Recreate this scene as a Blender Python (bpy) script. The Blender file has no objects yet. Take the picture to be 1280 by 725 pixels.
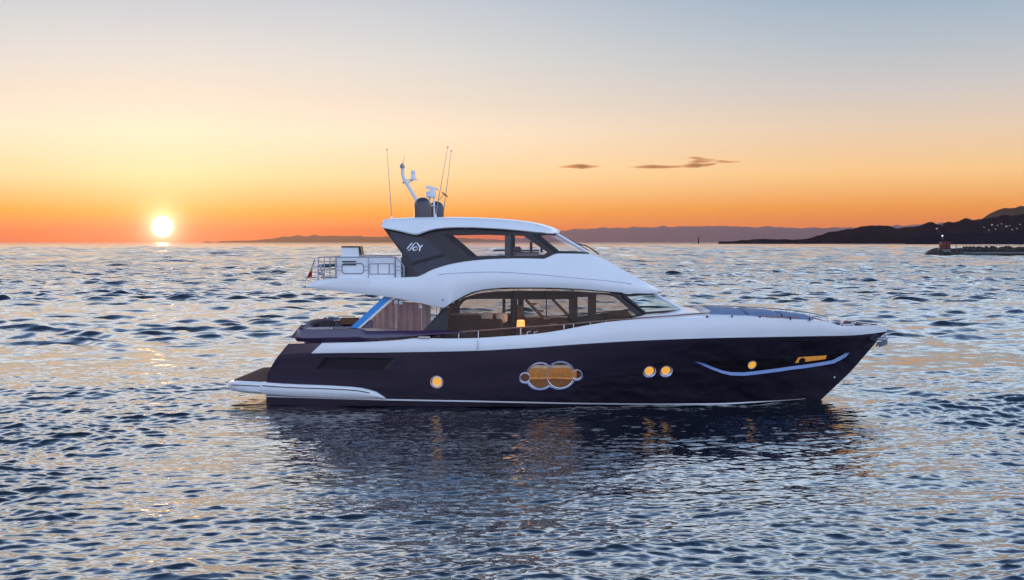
import bpy, bmesh, math, random
import numpy as np
from math import radians, sin, cos, pi, sqrt, atan2
from mathutils import Vector, Matrix
from mathutils.bvhtree import BVHTree
from mathutils.geometry import delaunay_2d_cdt

random.seed(4)
rng = np.random.default_rng(11)
S = bpy.context.scene
COL = S.collection

# ------------------------------------------------------------------ camera
H = 5.78           # eye height above the water, metres
F = 1544.0         # focal length in photo pixels (1280 wide)
cam = bpy.data.cameras.new('camera')
camo = bpy.data.objects.new('camera', cam)
COL.objects.link(camo)
camo.location = (0, 0, H)
camo.rotation_euler = (radians(90), 0, 0)
cam.sensor_width = 36.0
cam.lens = 36.0 * F / 1280.0
cam.shift_y = -(362.5 - 303.0) / 1280.0
cam.clip_start = 0.1
cam.clip_end = 200000.0
S.camera = camo

# ------------------------------------------------------------------ sun and sky
SUN_AZ = math.atan((203 - 640) / F)          # from +Y, negative = left
SUN_EL = radians(1.0)
sd = Vector((sin(SUN_AZ) * cos(SUN_EL), cos(SUN_AZ) * cos(SUN_EL), sin(SUN_EL)))
DISC_EL = math.atan((303 - 284) / F)
dd = Vector((sin(SUN_AZ) * cos(DISC_EL), cos(SUN_AZ) * cos(DISC_EL), sin(DISC_EL)))
sun = bpy.data.lights.new('sun', 'SUN')
sun.energy = 1.0
sun.angle = radians(0.5)
sun.color = (1.0, 0.55, 0.25)
suno = bpy.data.objects.new('sun', sun)
COL.objects.link(suno)
suno.rotation_euler = sd.to_track_quat('Z', 'Y').to_euler()


def lin(r, g, b, a=1.0):
    f = lambda c: (c / 255.0 / 12.92) if c / 255.0 <= 0.04045 else ((c / 255.0 + 0.055) / 1.055) ** 2.4
    return (f(r), f(g), f(b), a)


W = bpy.data.worlds.new('World')
S.world = W
W.use_nodes = True
nt = W.node_tree
nt.nodes.clear()


class NB:
    """small node builder"""
    def __init__(s, tree):
        s.t = tree

    def n(s, typ, **kw):
        nd = s.t.nodes.new(typ)
        for k, v in kw.items():
            setattr(nd, k, v)
        return nd

    def link(s, a, b):
        s.t.links.new(a, b)

    def math(s, op, a, b=None, c=None, clamp=False):
        nd = s.t.nodes.new('ShaderNodeMath')
        nd.operation = op
        nd.use_clamp = clamp
        for i, v in enumerate((a, b, c)):
            if v is None:
                continue
            if isinstance(v, (int, float)):
                nd.inputs[i].default_value = v
            else:
                s.t.links.new(v, nd.inputs[i])
        return nd.outputs[0]

    def smooth(s, v, a, b):
        nd = s.t.nodes.new('ShaderNodeMapRange')
        nd.interpolation_type = 'SMOOTHSTEP'
        s.t.links.new(v, nd.inputs['Value'])
        nd.inputs['From Min'].default_value = a
        nd.inputs['From Max'].default_value = b
        return nd.outputs['Result']

    def ramp(s, fac, stops, interp='LINEAR'):
        nd = s.t.nodes.new('ShaderNodeValToRGB')
        cr = nd.color_ramp
        cr.interpolation = interp
        while len(cr.elements) < len(stops):
            cr.elements.new(0.5)
        for e, (p, c) in zip(cr.elements, stops):
            e.position = p
            e.color = c
        s.t.links.new(fac, nd.inputs['Fac'])
        return nd.outputs['Color']

    def mix(s, fac, a, b, blend='MIX'):
        nd = s.t.nodes.new('ShaderNodeMix')
        nd.data_type = 'RGBA'
        nd.blend_type = blend
        for i, v in ((0, fac), (6, a), (7, b)):
            if isinstance(v, (int, float)):
                nd.inputs[i].default_value = v
            elif isinstance(v, tuple):
                nd.inputs[i].default_value = v
            else:
                s.t.links.new(v, nd.inputs[i])
        return nd.outputs[2]


b = NB(nt)
tc = b.n('ShaderNodeTexCoord')
sep = b.n('ShaderNodeSeparateXYZ')
b.link(tc.outputs['Generated'], sep.inputs[0])
X, Y, Z = sep.outputs
zc = b.math('MAXIMUM', Z, 0.0)
fac = b.math('POWER', zc, 0.5)
P_ = lambda deg: sqrt(sin(radians(deg)))


def mul(c, k):
    return (c[0] * k, c[1] * k, c[2] * k, 1.0)


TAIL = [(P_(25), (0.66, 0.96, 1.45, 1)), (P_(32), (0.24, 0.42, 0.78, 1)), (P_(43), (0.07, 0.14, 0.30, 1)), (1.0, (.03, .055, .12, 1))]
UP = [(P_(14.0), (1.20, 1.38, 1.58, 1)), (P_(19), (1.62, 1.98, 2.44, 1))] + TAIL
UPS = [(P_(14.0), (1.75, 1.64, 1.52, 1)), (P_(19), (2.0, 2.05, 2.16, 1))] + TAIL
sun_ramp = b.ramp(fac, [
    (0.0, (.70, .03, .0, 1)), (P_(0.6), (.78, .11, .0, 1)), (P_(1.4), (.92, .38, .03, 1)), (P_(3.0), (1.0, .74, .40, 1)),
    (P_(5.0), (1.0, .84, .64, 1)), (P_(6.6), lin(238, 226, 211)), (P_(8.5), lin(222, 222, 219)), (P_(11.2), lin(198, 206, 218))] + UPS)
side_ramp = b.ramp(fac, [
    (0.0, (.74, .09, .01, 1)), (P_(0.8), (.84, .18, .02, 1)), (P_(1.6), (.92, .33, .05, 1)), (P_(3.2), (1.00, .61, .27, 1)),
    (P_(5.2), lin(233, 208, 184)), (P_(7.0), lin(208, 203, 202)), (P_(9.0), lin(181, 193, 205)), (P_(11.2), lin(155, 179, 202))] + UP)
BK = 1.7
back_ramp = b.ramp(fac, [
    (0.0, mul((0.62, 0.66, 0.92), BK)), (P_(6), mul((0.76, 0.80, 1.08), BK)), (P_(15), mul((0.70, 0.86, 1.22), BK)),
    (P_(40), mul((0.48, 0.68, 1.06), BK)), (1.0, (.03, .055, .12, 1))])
# horizontal angle from the sun
hl = b.math('MAXIMUM', b.math('POWER', b.math('ADD', b.math('MULTIPLY', X, X), b.math('MULTIPLY', Y, Y)), 0.5), 1e-4)
dotxy = b.math('DIVIDE', b.math('ADD', b.math('MULTIPLY', X, sin(SUN_AZ)), b.math('MULTIPLY', Y, cos(SUN_AZ))), hl)
ang = b.math('MULTIPLY', b.math('ARCCOSINE', b.math('MINIMUM', dotxy, 0.99999)), 180 / pi)
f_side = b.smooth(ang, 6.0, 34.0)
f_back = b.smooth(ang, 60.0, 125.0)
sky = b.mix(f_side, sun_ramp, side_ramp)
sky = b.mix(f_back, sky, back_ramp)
# glow round the sun
dv = b.n('ShaderNodeVectorMath', operation='DOT_PRODUCT')
b.link(tc.outputs['Generated'], dv.inputs[0])
dv.inputs[1].default_value = dd
th = b.math('MULTIPLY', b.math('ARCCOSINE', b.math('MINIMUM', dv.outputs['Value'], 0.9999999)), 180 / pi)


def glow(col, k, width, power=1.0):
    e = b.math('POWER', math.e, b.math('MULTIPLY', b.math('POWER', b.math('DIVIDE', th, width), power), -1.0))
    nd = b.n('ShaderNodeVectorMath', operation='SCALE')
    nd.inputs[0].default_value = col[:3]
    b.link(b.math('MULTIPLY', e, k), nd.inputs['Scale'])
    return nd.outputs[0]


g1 = glow((0.8, 0.72, 0.46), 0.36, 3.0)
g2 = glow((1.0, 0.88, 0.60), 2.0, 0.56, 1.4)
g3 = glow((1.0, 0.95, 0.85), 8.0, 0.36, 4.0)
for g in (g1, g2, g3):
    sky = b.mix(1.0, sky, g, 'ADD')
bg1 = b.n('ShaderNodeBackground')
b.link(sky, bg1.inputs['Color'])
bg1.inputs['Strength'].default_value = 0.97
nis = b.n('ShaderNodeTexSky', sky_type='NISHITA')
nis.sun_disc = False
nis.sun_elevation = SUN_EL
nis.sun_rotation = SUN_AZ
nis.air_density = 1.0
nis.dust_density = 1.0
bg2 = b.n('ShaderNodeBackground')
b.link(nis.outputs[0], bg2.inputs['Color'])
bg2.inputs['Strength'].default_value = 0.012
add = b.n('ShaderNodeAddShader')
b.link(bg1.outputs[0], add.inputs[0])
b.link(bg2.outputs[0], add.inputs[1])
out = b.n('ShaderNodeOutputWorld')
b.link(add.outputs[0], out.inputs['Surface'])
W.cycles.sampling_method = 'MANUAL'
W.cycles.sample_map_resolution = 2048

S.view_settings.view_transform = 'Standard'
S.view_settings.look = 'None'
S.view_settings.exposure = 0.0
S.view_settings.gamma = 1.0
S.cycles.max_bounces = 10
S.cycles.transparent_max_bounces = 24
S.cycles.glossy_bounces = 4
S.cycles.diffuse_bounces = 3
S.cycles.sample_clamp_indirect = 6.0
S.cycles.sample_clamp_direct = 8.0
S.cycles.caustics_reflective = False
S.cycles.caustics_refractive = False
S.cycles.use_denoising = True
S.cycles.denoiser = 'OPENIMAGEDENOISE'


# ------------------------------------------------------------------ materials
def mat(name, col, rough=0.5, metal=0.0, coat=0.0, spec=0.5, emit=None, estr=0.0, var=0.0, vscale=3.0, bump=0.0, bscale=40.0,
        stretch=(1, 1, 1), ior=None, tint=None):
    m = bpy.data.materials.new(name)
    m.use_nodes = True
    q = NB(m.node_tree)
    p = m.node_tree.nodes['Principled BSDF']
    p.inputs['Base Color'].default_value = (*col[:3], 1)
    p.inputs['Roughness'].default_value = rough
    p.inputs['Metallic'].default_value = metal
    p.inputs['Coat Weight'].default_value = coat
    p.inputs['Coat Roughness'].default_value = 0.04
    if tint:
        p.inputs['Specular Tint'].default_value = (*tint, 1)
    p.inputs['Specular IOR Level'].default_value = spec
    if ior:
        p.inputs['IOR'].default_value = ior
    if emit:
        p.inputs['Emission Color'].default_value = (*emit[:3], 1)
        p.inputs['Emission Strength'].default_value = estr
    if var or bump:
        t = q.n('ShaderNodeTexCoord')
        mp = q.n('ShaderNodeMapping')
        mp.inputs['Scale'].default_value = stretch
        q.link(t.outputs['Object'], mp.inputs[0])
    if var:
        nz = q.n('ShaderNodeTexNoise')
        nz.inputs['Scale'].default_value = vscale
        nz.inputs['Detail'].default_value = 5
        q.link(mp.outputs[0], nz.inputs['Vector'])
        lo = tuple(c * (1 - var) for c in col[:3]) + (1,)
        hi = tuple(min(1, c * (1 + var)) for c in col[:3]) + (1,)
        c = q.ramp(nz.outputs['Fac'], [(0.3, lo), (0.7, hi)])
        q.link(c, p.inputs['Base Color'])
    if bump:
        nb = q.n('ShaderNodeTexNoise')
        nb.inputs['Scale'].default_value = bscale
        nb.inputs['Detail'].default_value = 4
        q.link(mp.outputs[0], nb.inputs['Vector'])
        bp = q.n('ShaderNodeBump')
        bp.inputs['Strength'].default_value = bump
        bp.inputs['Distance'].default_value = 0.02
        q.link(nb.outputs['Fac'], bp.inputs['Height'])
        q.link(bp.outputs[0], p.inputs['Normal'])
    return m


def glass_mat(name, tint, rough=0.0, ior=1.5, dirt=0.0):
    """thin pane: sees through with a tint, mirrors by Fresnel"""
    m = bpy.data.materials.new(name)
    m.use_nodes = True
    t = m.node_tree
    t.nodes.clear()
    q = NB(t)
    tr = q.n('ShaderNodeBsdfTransparent')
    tr.inputs['Color'].default_value = (*tint, 1)
    gl = q.n('ShaderNodeBsdfGlossy')
    gl.inputs['Roughness'].default_value = rough
    fr = q.n('ShaderNodeFresnel')
    fr.inputs['IOR'].default_value = ior
    mx = q.n('ShaderNodeMixShader')
    ge = q.n('ShaderNodeNewGeometry')
    q.link(q.math('ADD', q.math('MULTIPLY', ge.outputs['Backfacing'], 1 / ior - ior), ior), fr.inputs['IOR'])
    q.link(fr.outputs[0], mx.inputs[0])
    q.link(tr.outputs[0], mx.inputs[1])
    q.link(gl.outputs[0], mx.inputs[2])
    last = mx
    if dirt:
        df = q.n('ShaderNodeBsdfDiffuse')
        df.inputs['Color'].default_value = (0.5, 0.5, 0.55, 1)
        m2 = q.n('ShaderNodeMixShader')
        m2.inputs[0].default_value = dirt
        q.link(mx.outputs[0], m2.inputs[1])
        q.link(df.outputs[0], m2.inputs[2])
        last = m2
    o = q.n('ShaderNodeOutputMaterial')
    q.link(last.outputs[0], o.inputs['Surface'])
    return m


M = {}
M['white'] = mat('white_gelcoat', (0.78, 0.79, 0.80), 0.28, coat=0.35, var=0.02, vscale=1.2)
M['white_metal'] = mat('white_painted_metal', (0.72, 0.74, 0.78), 0.35)
M['hull'] = mat('dark_hull_paint', (0.012, 0.0075, 0.016), 0.13, coat=0.18, spec=0.5, tint=(1.0, .76, .97), var=0.3, vscale=0.9, bump=0.10, bscale=1.1, stretch=(.45, 1, 1.7))
M['aubergine'] = mat('aubergine_paint', (0.050, 0.024, 0.070), 0.25, coat=0.5, var=0.1, vscale=1.0)
M['navy'] = mat('navy_panel_paint', (0.014, 0.013, 0.034), 0.25, coat=0.25, spec=.3, var=0.1)
M['darkframe'] = mat('dark_window_frame', (0.020, 0.014, 0.020), 0.30, coat=0.1, spec=.3, var=0.1)
M['black'] = mat('black_rubber', (0.012, 0.012, 0.014), 0.45)
M['groove'] = mat('shadow_gap_plastic', (0.006, 0.006, 0.008), 0.6)
M['bluesteel'] = mat('blue_film_on_pillar', (0.015, 0.26, 0.68), 0.35, coat=0.3)
M['steel'] = mat('polished_stainless', (0.62, 0.62, 0.66), 0.16, metal=1.0)
M['greysteel'] = mat('grey_stainless', (0.30, 0.31, 0.36), 0.3, metal=0.7)
M['woodrail'] = mat('varnished_handrail', (0.26, 0.13, 0.09), 0.3, coat=0.4, var=0.2, vscale=12)
M['teak'] = mat('weathered_teak', (0.070, 0.032, 0.034), 0.9, spec=.15, var=0.3, vscale=5, stretch=(1, 8, 1), bump=0.1)
M['wood'] = mat('walnut_joinery', (0.20, 0.095, 0.042), 0.4, coat=0.2, var=0.35, vscale=3, stretch=(1, 1, 7))
M['lining'] = mat('grey_cabin_lining', (0.23, 0.205, 0.20), 0.6, var=0.06)
M['fabric'] = mat('blue_grey_cushion', (0.14, 0.20, 0.31), 0.85, var=0.1, vscale=14, bump=0.2, bscale=90)
M['brown_fabric'] = mat('brown_upholstery', (0.075, 0.038, 0.022), 0.85, var=0.2, vscale=6, bump=0.2, bscale=70)
M['red_curtain'] = mat('russet_curtain', (0.74, 0.36, 0.25), 0.85, var=0.3, vscale=3, stretch=(6, 6, 0.6), bump=0.4, bscale=12)
M['grey_fabric'] = mat('grey_lilac_upholstery', (0.20, 0.18, 0.235), 0.85, var=0.2, vscale=10, bump=0.2, bscale=70)
M['dome'] = mat('dark_radome_plastic', (0.050, 0.042, 0.052), 0.35, coat=0.2)
M['antired'] = mat('red_brown_antifouling', (0.055, 0.018, 0.014), 0.6, var=0.2)
M['chrome'] = mat('brushed_window_rim', (0.50, 0.54, 0.72), 0.22, metal=0.85)
M['stripe'] = mat('sky_tint_trim', (0.14, 0.24, 0.50), 0.3, coat=0.3)  # blue of the sky caught on the bow sill, put into the colour
M['amber'] = mat('lit_amber_pane', (0.3, 0.15, 0.03), 0.25, coat=0.4, emit=(1.0, 0.48, 0.07), estr=0.75, spec=0.3)
M['emblem'] = mat('white_emblem_paint', (0.85, 0.86, 0.9), 0.3)
M['shade'] = mat('lit_lamp_shade', (0.8, 0.5, 0.2), 0.7, emit=(1.0, 0.50, 0.12), estr=1.6)
M['cream'] = mat('cream_fabric', (0.62, 0.55, 0.48), 0.8)
M['glass_dark'] = glass_mat('tinted_saloon_glass', (0.86, 0.82, 0.80), ior=1.22)
M['glass'] = glass_mat('skylounge_glass', (0.96, 0.95, 0.97), ior=1.25)
M['glass_wind'] = glass_mat('windshield_glass', (0.86, 0.93, 0.95), ior=1.3)
M['vinyl'] = glass_mat('clear_vinyl', (0.95, 0.92, 0.92), rough=0.02, ior=1.4, dirt=0.05)


def window_mat(name, bands, wob=0.05, axis=2):
    """lit cabin painted as glow bands on a flat pane: blind, warm wall, shelf edge and dark berth, each with its own edge"""
    m = mat(name, (0.03, 0.016, 0.01), 0.12, coat=0.3, spec=.4, emit=(1, .4, .1), estr=1.0)
    q = NB(m.node_tree)
    p = m.node_tree.nodes['Principled BSDF']
    t = q.n('ShaderNodeTexCoord')
    nz = q.n('ShaderNodeTexNoise')
    nz.inputs['Scale'].default_value = 2.6
    nz.inputs['Detail'].default_value = 2
    q.link(t.outputs['Object'], nz.inputs['Vector'])
    n2 = q.n('ShaderNodeTexNoise')
    n2.inputs['Scale'].default_value = 9
    q.link(t.outputs['Object'], n2.inputs['Vector'])
    s = q.n('ShaderNodeSeparateXYZ')
    q.link(t.outputs['Object'], s.inputs[0])
    lo, hi = bands[0][0], bands[-1][0]
    h = q.math('ADD', s.outputs[axis], q.math('MULTIPLY', q.math('SUBTRACT', nz.outputs['Fac'], .5), wob * 2))
    f = q.math('DIVIDE', q.math('SUBTRACT', h, lo), hi - lo, clamp=True)
    stops = []
    for k, (z, c) in enumerate(bands):
        stops.append(((z - lo) / (hi - lo), (*c, 1)))
    c = q.ramp(f, stops)
    c = q.mix(q.math('MULTIPLY', n2.outputs['Fac'], .55), c, (0.02, 0.008, 0.003, 1))
    q.link(c, p.inputs['Emission Color'])  # cabin light and dark are painted into the pane's emission
    return m


M['cabin_pane'] = window_mat('lit_brown_cabin_pane', [(0.60, (.10, .04, .02)), (0.80, (.14, .06, .02)), (1.01, (.12, .045, .015)), (1.025, (.52, .24, .07)), (1.06, (.46, .20, .05)), (1.09, (.27, .115, .025)),
                                                      (1.40, (.34, .15, .04)), (1.42, (.36, .28, .25)), (1.50, (.30, .24, .23)), (1.515, (.02, .01, .01)), (1.7, (.01, .006, .006))])
M['dim_pane'] = window_mat('dim_cabin_pane', [(0.9, (.05, .02, .012)), (1.3, (.09, .035, .022))])
M['half_pane'] = window_mat('half_lit_cabin_pane', [(2.18, (.42, .18, .04)), (2.35, (.36, .15, .035)), (2.39, (.015, .008, .006)), (2.6, (.03, .012, .006))], .01, 0)
M['amber_big'] = window_mat('lit_amber_strip_pane', [(1.0, (.5, .22, .04)), (1.9, (.62, .27, .05))])
M['pane_dark'] = mat('dark_smoked_pane', (0.010, 0.006, 0.009), 0.10, spec=.35, tint=(1, .8, .9))
M['flag'] = None


# ------------------------------------------------------------------ mesh helpers
class MB:
    def __init__(s):
        s.v, s.f = [], []

    def add(s, vs, fs):
        o = len(s.v)
        s.v += [tuple(p) for p in vs]
        s.f += [tuple(i + o for i in f) for f in fs]
        return s

    def box(s, c, d, rot=0.0, bev=0.0):
        x, y, z = d[0] / 2, d[1] / 2, d[2] / 2
        if bev:
            e = min(bev, x * .9, y * .9, z * .9)
            pts, fs = [], []
            rings = [(z - e, 0), (z, e)]
            lv = [(-z, e), (-z + e, 0), (z - e, 0), (z, e)]
            for zz, ins in lv:
                k = e
                xx, yy = x - ins, y - ins
                pts += [(-xx + k, -yy, zz), (xx - k, -yy, zz), (xx, -yy + k, zz), (xx, yy - k, zz),
                        (xx - k, yy, zz), (-xx + k, yy, zz), (-xx, yy - k, zz), (-xx, -yy + k, zz)]
            for r in range(3):
                for i in range(8):
                    j = (i + 1) % 8
                    fs.append((r * 8 + i, r * 8 + j, r * 8 + 8 + j, r * 8 + 8 + i))
            fs.append(tuple(range(7, -1, -1)))
            fs.append(tuple(range(24, 32)))
        else:
            pts = [(sx * x, sy * y, sz * z) for sz in (-1, 1) for sy in (-1, 1) for sx in (-1, 1)]
            fs = [(0, 2, 3, 1), (4, 5, 7, 6), (0, 1, 5, 4), (2, 6, 7, 3), (0, 4, 6, 2), (1, 3, 7, 5)]
        cr, sr = cos(rot), sin(rot)
        s.add([(c[0] + p[0] * cr - p[1] * sr, c[1] + p[0] * sr + p[1] * cr, c[2] + p[2]) for p in pts], fs)
        return s

    def tube(s, pts, r, n=8, closed=False, r2=None):
        pts = [Vector(p) for p in pts]
        N = len(pts)
        vs, fs = [], []
        prev = None
        for i, p in enumerate(pts):
            if closed:
                d = pts[(i + 1) % N] - pts[i - 1]
            else:
                d = pts[min(i + 1, N - 1)] - pts[max(i - 1, 0)]
            d.normalize()
            if prev is None:
                a = Vector((0, 0, 1)) if abs(d.z) < .9 else Vector((0, 1, 0))
            else:
                a = prev
            u = (a - d * a.dot(d)).normalized()
            prev = u
            w = d.cross(u)
            rr = r if r2 is None else r + (r2 - r) * i / max(1, N - 1)
            for k in range(n):
                t = 2 * pi * k / n
                vs.append(p + u * cos(t) * rr + w * sin(t) * rr)
        for i in range(N if closed else N - 1):
            j = (i + 1) % N
            for k in range(n):
                l = (k + 1) % n
                fs.append((i * n + k, i * n + l, j * n + l, j * n + k))
        if not closed:
            fs.append(tuple(range(n - 1, -1, -1)))
            fs.append(tuple((N - 1) * n + k for k in range(n)))
        return s.add(vs, fs)

    def lathe(s, c, prof, n=24, axis='Z'):
        vs, fs = [], []
        for (r, z) in prof:
            for k in range(n):
                t = 2 * pi * k / n
                vs.append((c[0] + r * cos(t), c[1] + r * sin(t), c[2] + z))
        for i in range(len(prof) - 1):
            for k in range(n):
                l = (k + 1) % n
                fs.append((i * n + k, i * n + l, i * n + n + l, i * n + n + k))
        fs.append(tuple(range(n - 1, -1, -1)))
        fs.append(tuple((len(prof) - 1) * n + k for k in range(n)))
        return s.add(vs, fs)

    def loft(s, rings, closed=True, caps=True):
        n = len(rings[0])
        vs = [p for r in rings for p in r]
        fs = []
        for i in range(len(rings) - 1):
            for k in range(n if closed else n - 1):
                l = (k + 1) % n
                fs.append((i * n + k, i * n + l, i * n + n + l, i * n + n + k))
        if caps and closed:
            fs.append(tuple(range(n - 1, -1, -1)))
            fs.append(tuple((len(rings) - 1) * n + k for k in range(n)))
        return s.add(vs, fs)

    def prism(s, outline, thick):
        """outline: list of 3D points, thick: vector"""
        n = len(outline)
        t = Vector(thick)
        vs = [Vector(p) for p in outline] + [Vector(p) + t for p in outline]
        fs = [tuple(range(n)), tuple(range(2 * n - 1, n - 1, -1))]
        for i in range(n):
            j = (i + 1) % n
            fs.append((i, j, n + j, n + i))
        return s.add(vs, fs)

    def mirror(s):
        """mirrored copy across the boat's centre plane"""
        o = len(s.v)
        nv = [(p[0], -p[1], p[2]) for p in s.v]
        nf = [tuple(reversed([i + o for i in f])) for f in s.f]
        s.v += nv
        s.f += nf
        return s

    def flipped(s):
        m = MB()
        m.v = [(p[0], -p[1], p[2]) for p in s.v]
        m.f = [tuple(reversed(f)) for f in s.f]
        return m

    def mesh(s, name, weld=0.0, sharp=35, recalc=True):
        me = bpy.data.meshes.new(name)
        me.from_pydata([tuple(p) for p in s.v], [], s.f)
        bm = bmesh.new()
        bm.from_mesh(me)
        if weld:
            bmesh.ops.remove_doubles(bm, verts=bm.verts, dist=weld)
        if recalc:
            bmesh.ops.recalc_face_normals(bm, faces=bm.faces)
        bm.to_mesh(me)
        bm.free()
        me.shade_smooth()
        me.set_sharp_from_angle(angle=radians(sharp))
        return me

    def build(s, name, m, parent=None, off=(0, 0, 0), weld=0.0, sharp=35, recalc=True):
        if off != (0, 0, 0):
            s.v = [(p[0] - off[0], p[1] - off[1], p[2] - off[2]) for p in s.v]
        me = s.mesh(name, weld, sharp, recalc)
        ob = bpy.data.objects.new(name, me)
        COL.objects.link(ob)
        me.materials.append(m)
        if parent:
            ob.parent = parent
        return ob


def tag(o, label=None, cat=None, group=None, kind=None):
    if label:
        o['label'] = label
    if cat:
        o['category'] = cat
    if group:
        o['group'] = group
    if kind:
        o['kind'] = kind
    return o


def empty(name, loc, rz=0.0):
    o = bpy.data.objects.new(name, None)
    o.location = loc
    o.rotation_euler = (0, 0, rz)
    o.empty_display_size = 0.3
    COL.objects.link(o)
    return o


# ------------------------------------------------------------------ the boat's own frame (x forward, y to port, z up from the water)
YAW = radians(-2.5)
OX, OY = 0.0, 45.8
cY, sY = cos(YAW), sin(YAW)


def world(x, y):
    return (x * cY - y * sY + OX, x * sY + y * cY + OY)


def px_of(x, y):
    a, d = world(x, y)
    return 640 + F * a / d


def x_at(px, y):
    k = (px - 640) / F
    return (k * (y * cY + OY) + y * sY - OX) / (cY - k * sY)


def z_at(py, x, y):
    return H - (py - 303.0) * world(x, y)[1] / F


def P(px, py, y):
    x = x_at(px, y)
    return Vector((x, y, z_at(py, x, y)))


class Trace:
    """monotone-cubic curve through photo points, px -> py"""
    def __init__(s, pts):
        s.x = np.array([p[0] for p in pts], float)
        s.y = np.array([p[1] for p in pts], float)
        h = np.diff(s.x)
        d = np.diff(s.y) / h
        m = np.zeros(len(pts))
        m[0], m[-1] = d[0], d[-1]
        for i in range(1, len(d)):
            if d[i - 1] * d[i] > 0:
                w1, w2 = 2 * h[i] + h[i - 1], h[i] + 2 * h[i - 1]
                m[i] = (w1 + w2) / (w1 / d[i - 1] + w2 / d[i])
        s.m = m

    def __call__(s, px):
        px = min(max(px, s.x[0]), s.x[-1])
        i = min(max(int(np.searchsorted(s.x, px)) - 1, 0), len(s.x) - 2)
        h = s.x[i + 1] - s.x[i]
        t = (px - s.x[i]) / h
        return ((1 + 2 * t) * (1 - t) ** 2 * s.y[i] + t * (1 - t) ** 2 * h * s.m[i]
                + t * t * (3 - 2 * t) * s.y[i + 1] + t * t * (t - 1) * h * s.m[i + 1])


def zt_(tr, x, y):
    return z_at(tr(px_of(x, y)), x, y)


def lerp(a, c, t):
    return a + (c - a) * t


def interp(x, xs, ys):
    return float(np.interp(x, xs, ys))


def ss(a, c, x):
    t = min(1, max(0, (x - a) / (c - a)))
    return t * t * (3 - 2 * t)


EYE = Vector((0, 0, H))
Minv = (Matrix.Translation((OX, OY, 0)) @ Matrix.Rotation(YAW, 4, 'Z')).inverted()
EYE_L = Minv @ EYE

yacht = empty('motor_yacht', (OX, OY, 0), YAW)
tag(yacht, 'white and dark aubergine flybridge motor yacht lying broadside on the calm sea', 'yacht')


def densify(pts, step=3.0, closed=True):
    res = []
    n = len(pts)
    for i in range(n if closed else n - 1):
        a, c = pts[i], pts[(i + 1) % n]
        k = max(1, int(math.hypot(c[0] - a[0], c[1] - a[1]) / step))
        for j in range(k):
            res.append((lerp(a[0], c[0], j / k), lerp(a[1], c[1], j / k)))
    if not closed:
        res.append(pts[-1])
    return res


def smooth_loop(pts, n=6, closed=True):
    """Catmull-Rom through the points"""
    res = []
    N = len(pts)
    rngk = range(N) if closed else range(N - 1)
    for i in rngk:
        g = (lambda k: pts[k % N]) if closed else (lambda k: pts[min(max(k, 0), N - 1)])
        p0, p1, p2, p3 = g(i - 1), g(i), g(i + 1), g(i + 2)
        for j in range(n):
            t = j / n
            res.append(tuple(0.5 * (2 * p1[c] + (p2[c] - p0[c]) * t + (2 * p0[c] - 5 * p1[c] + 4 * p2[c] - p3[c]) * t * t
                                    + (3 * p1[c] - p0[c] - 3 * p2[c] + p3[c]) * t ** 3) for c in range(len(p1))))
    if not closed:
        res.append(tuple(pts[-1]))
    return res


def side_pt(px, py, bf):
    """photo point -> point on the near side surface y = -bf(x, z)"""
    y = -2.3
    for _ in range(6):
        x = x_at(px, y)
        z = z_at(py, x, y)
        y = -bf(x, z)
    return Vector((x, y, z))


def panel(outline, holes, bf, th=0.03, step=4.0, proud=0.0, grid=0.35):
    """flat-traced outline with holes, wrapped on the side surface and given thickness (th inward)"""
    loops = [densify(outline, step)] + [densify(h, step) for h in holes]
    L3 = [[side_pt(p[0], p[1], bf) for p in l] for l in loops]
    pts, edges = [], []
    for l in L3:
        o = len(pts)
        pts += [Vector((p.x, p.z)) for p in l]
        edges += [(o + i, o + (i + 1) % len(l)) for i in range(len(l))]
    xs = [p.x for p in pts]
    zs = [p.y for p in pts]
    gx = np.arange(min(xs) + grid * .5, max(xs), grid)
    gz = np.arange(min(zs) + grid * .5, max(zs), grid)

    def inside(p, l):
        c = False
        n = len(l)
        for i in range(n):
            a, d = l[i], l[(i + 1) % n]
            if (a.z > p[1]) != (d.z > p[1]) and p[0] < (d.x - a.x) * (p[1] - a.z) / (d.z - a.z) + a.x:
                c = not c
        return c
    for x in gx:
        for z in gz:
            if inside((x, z), L3[0]) and not any(inside((x, z), l) for l in L3[1:]):
                pts.append(Vector((x, z)))
    r = delaunay_2d_cdt(pts, edges, [], 0, 1e-5)
    v2, tris = r[0], r[2]
    # keep triangles inside outline, outside holes
    m = MB()
    fr = [Vector((p.x, -bf(p.x, p.y) - proud, p.y)) for p in v2]
    bk = [Vector((p.x, -bf(p.x, p.y) - proud + th, p.y)) for p in v2]
    keep = []
    for t in tris:
        c = sum((v2[i] for i in t), Vector((0, 0))) / len(t)
        if inside((c.x, c.y), L3[0]) and not any(inside((c.x, c.y), l) for l in L3[1:]):
            keep.append(tuple(t))
    m.add(fr, keep)
    m.add(bk, [tuple(reversed(t)) for t in keep])
    for l in L3:
        n = len(l)
        a = [Vector((p.x, -bf(p.x, p.z) - proud, p.z)) for p in l]
        c = [p + Vector((0, th, 0)) for p in a]
        m.add(a + c, [(i, (i + 1) % n, n + (i + 1) % n, n + i) for i in range(n)])
    return m


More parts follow.
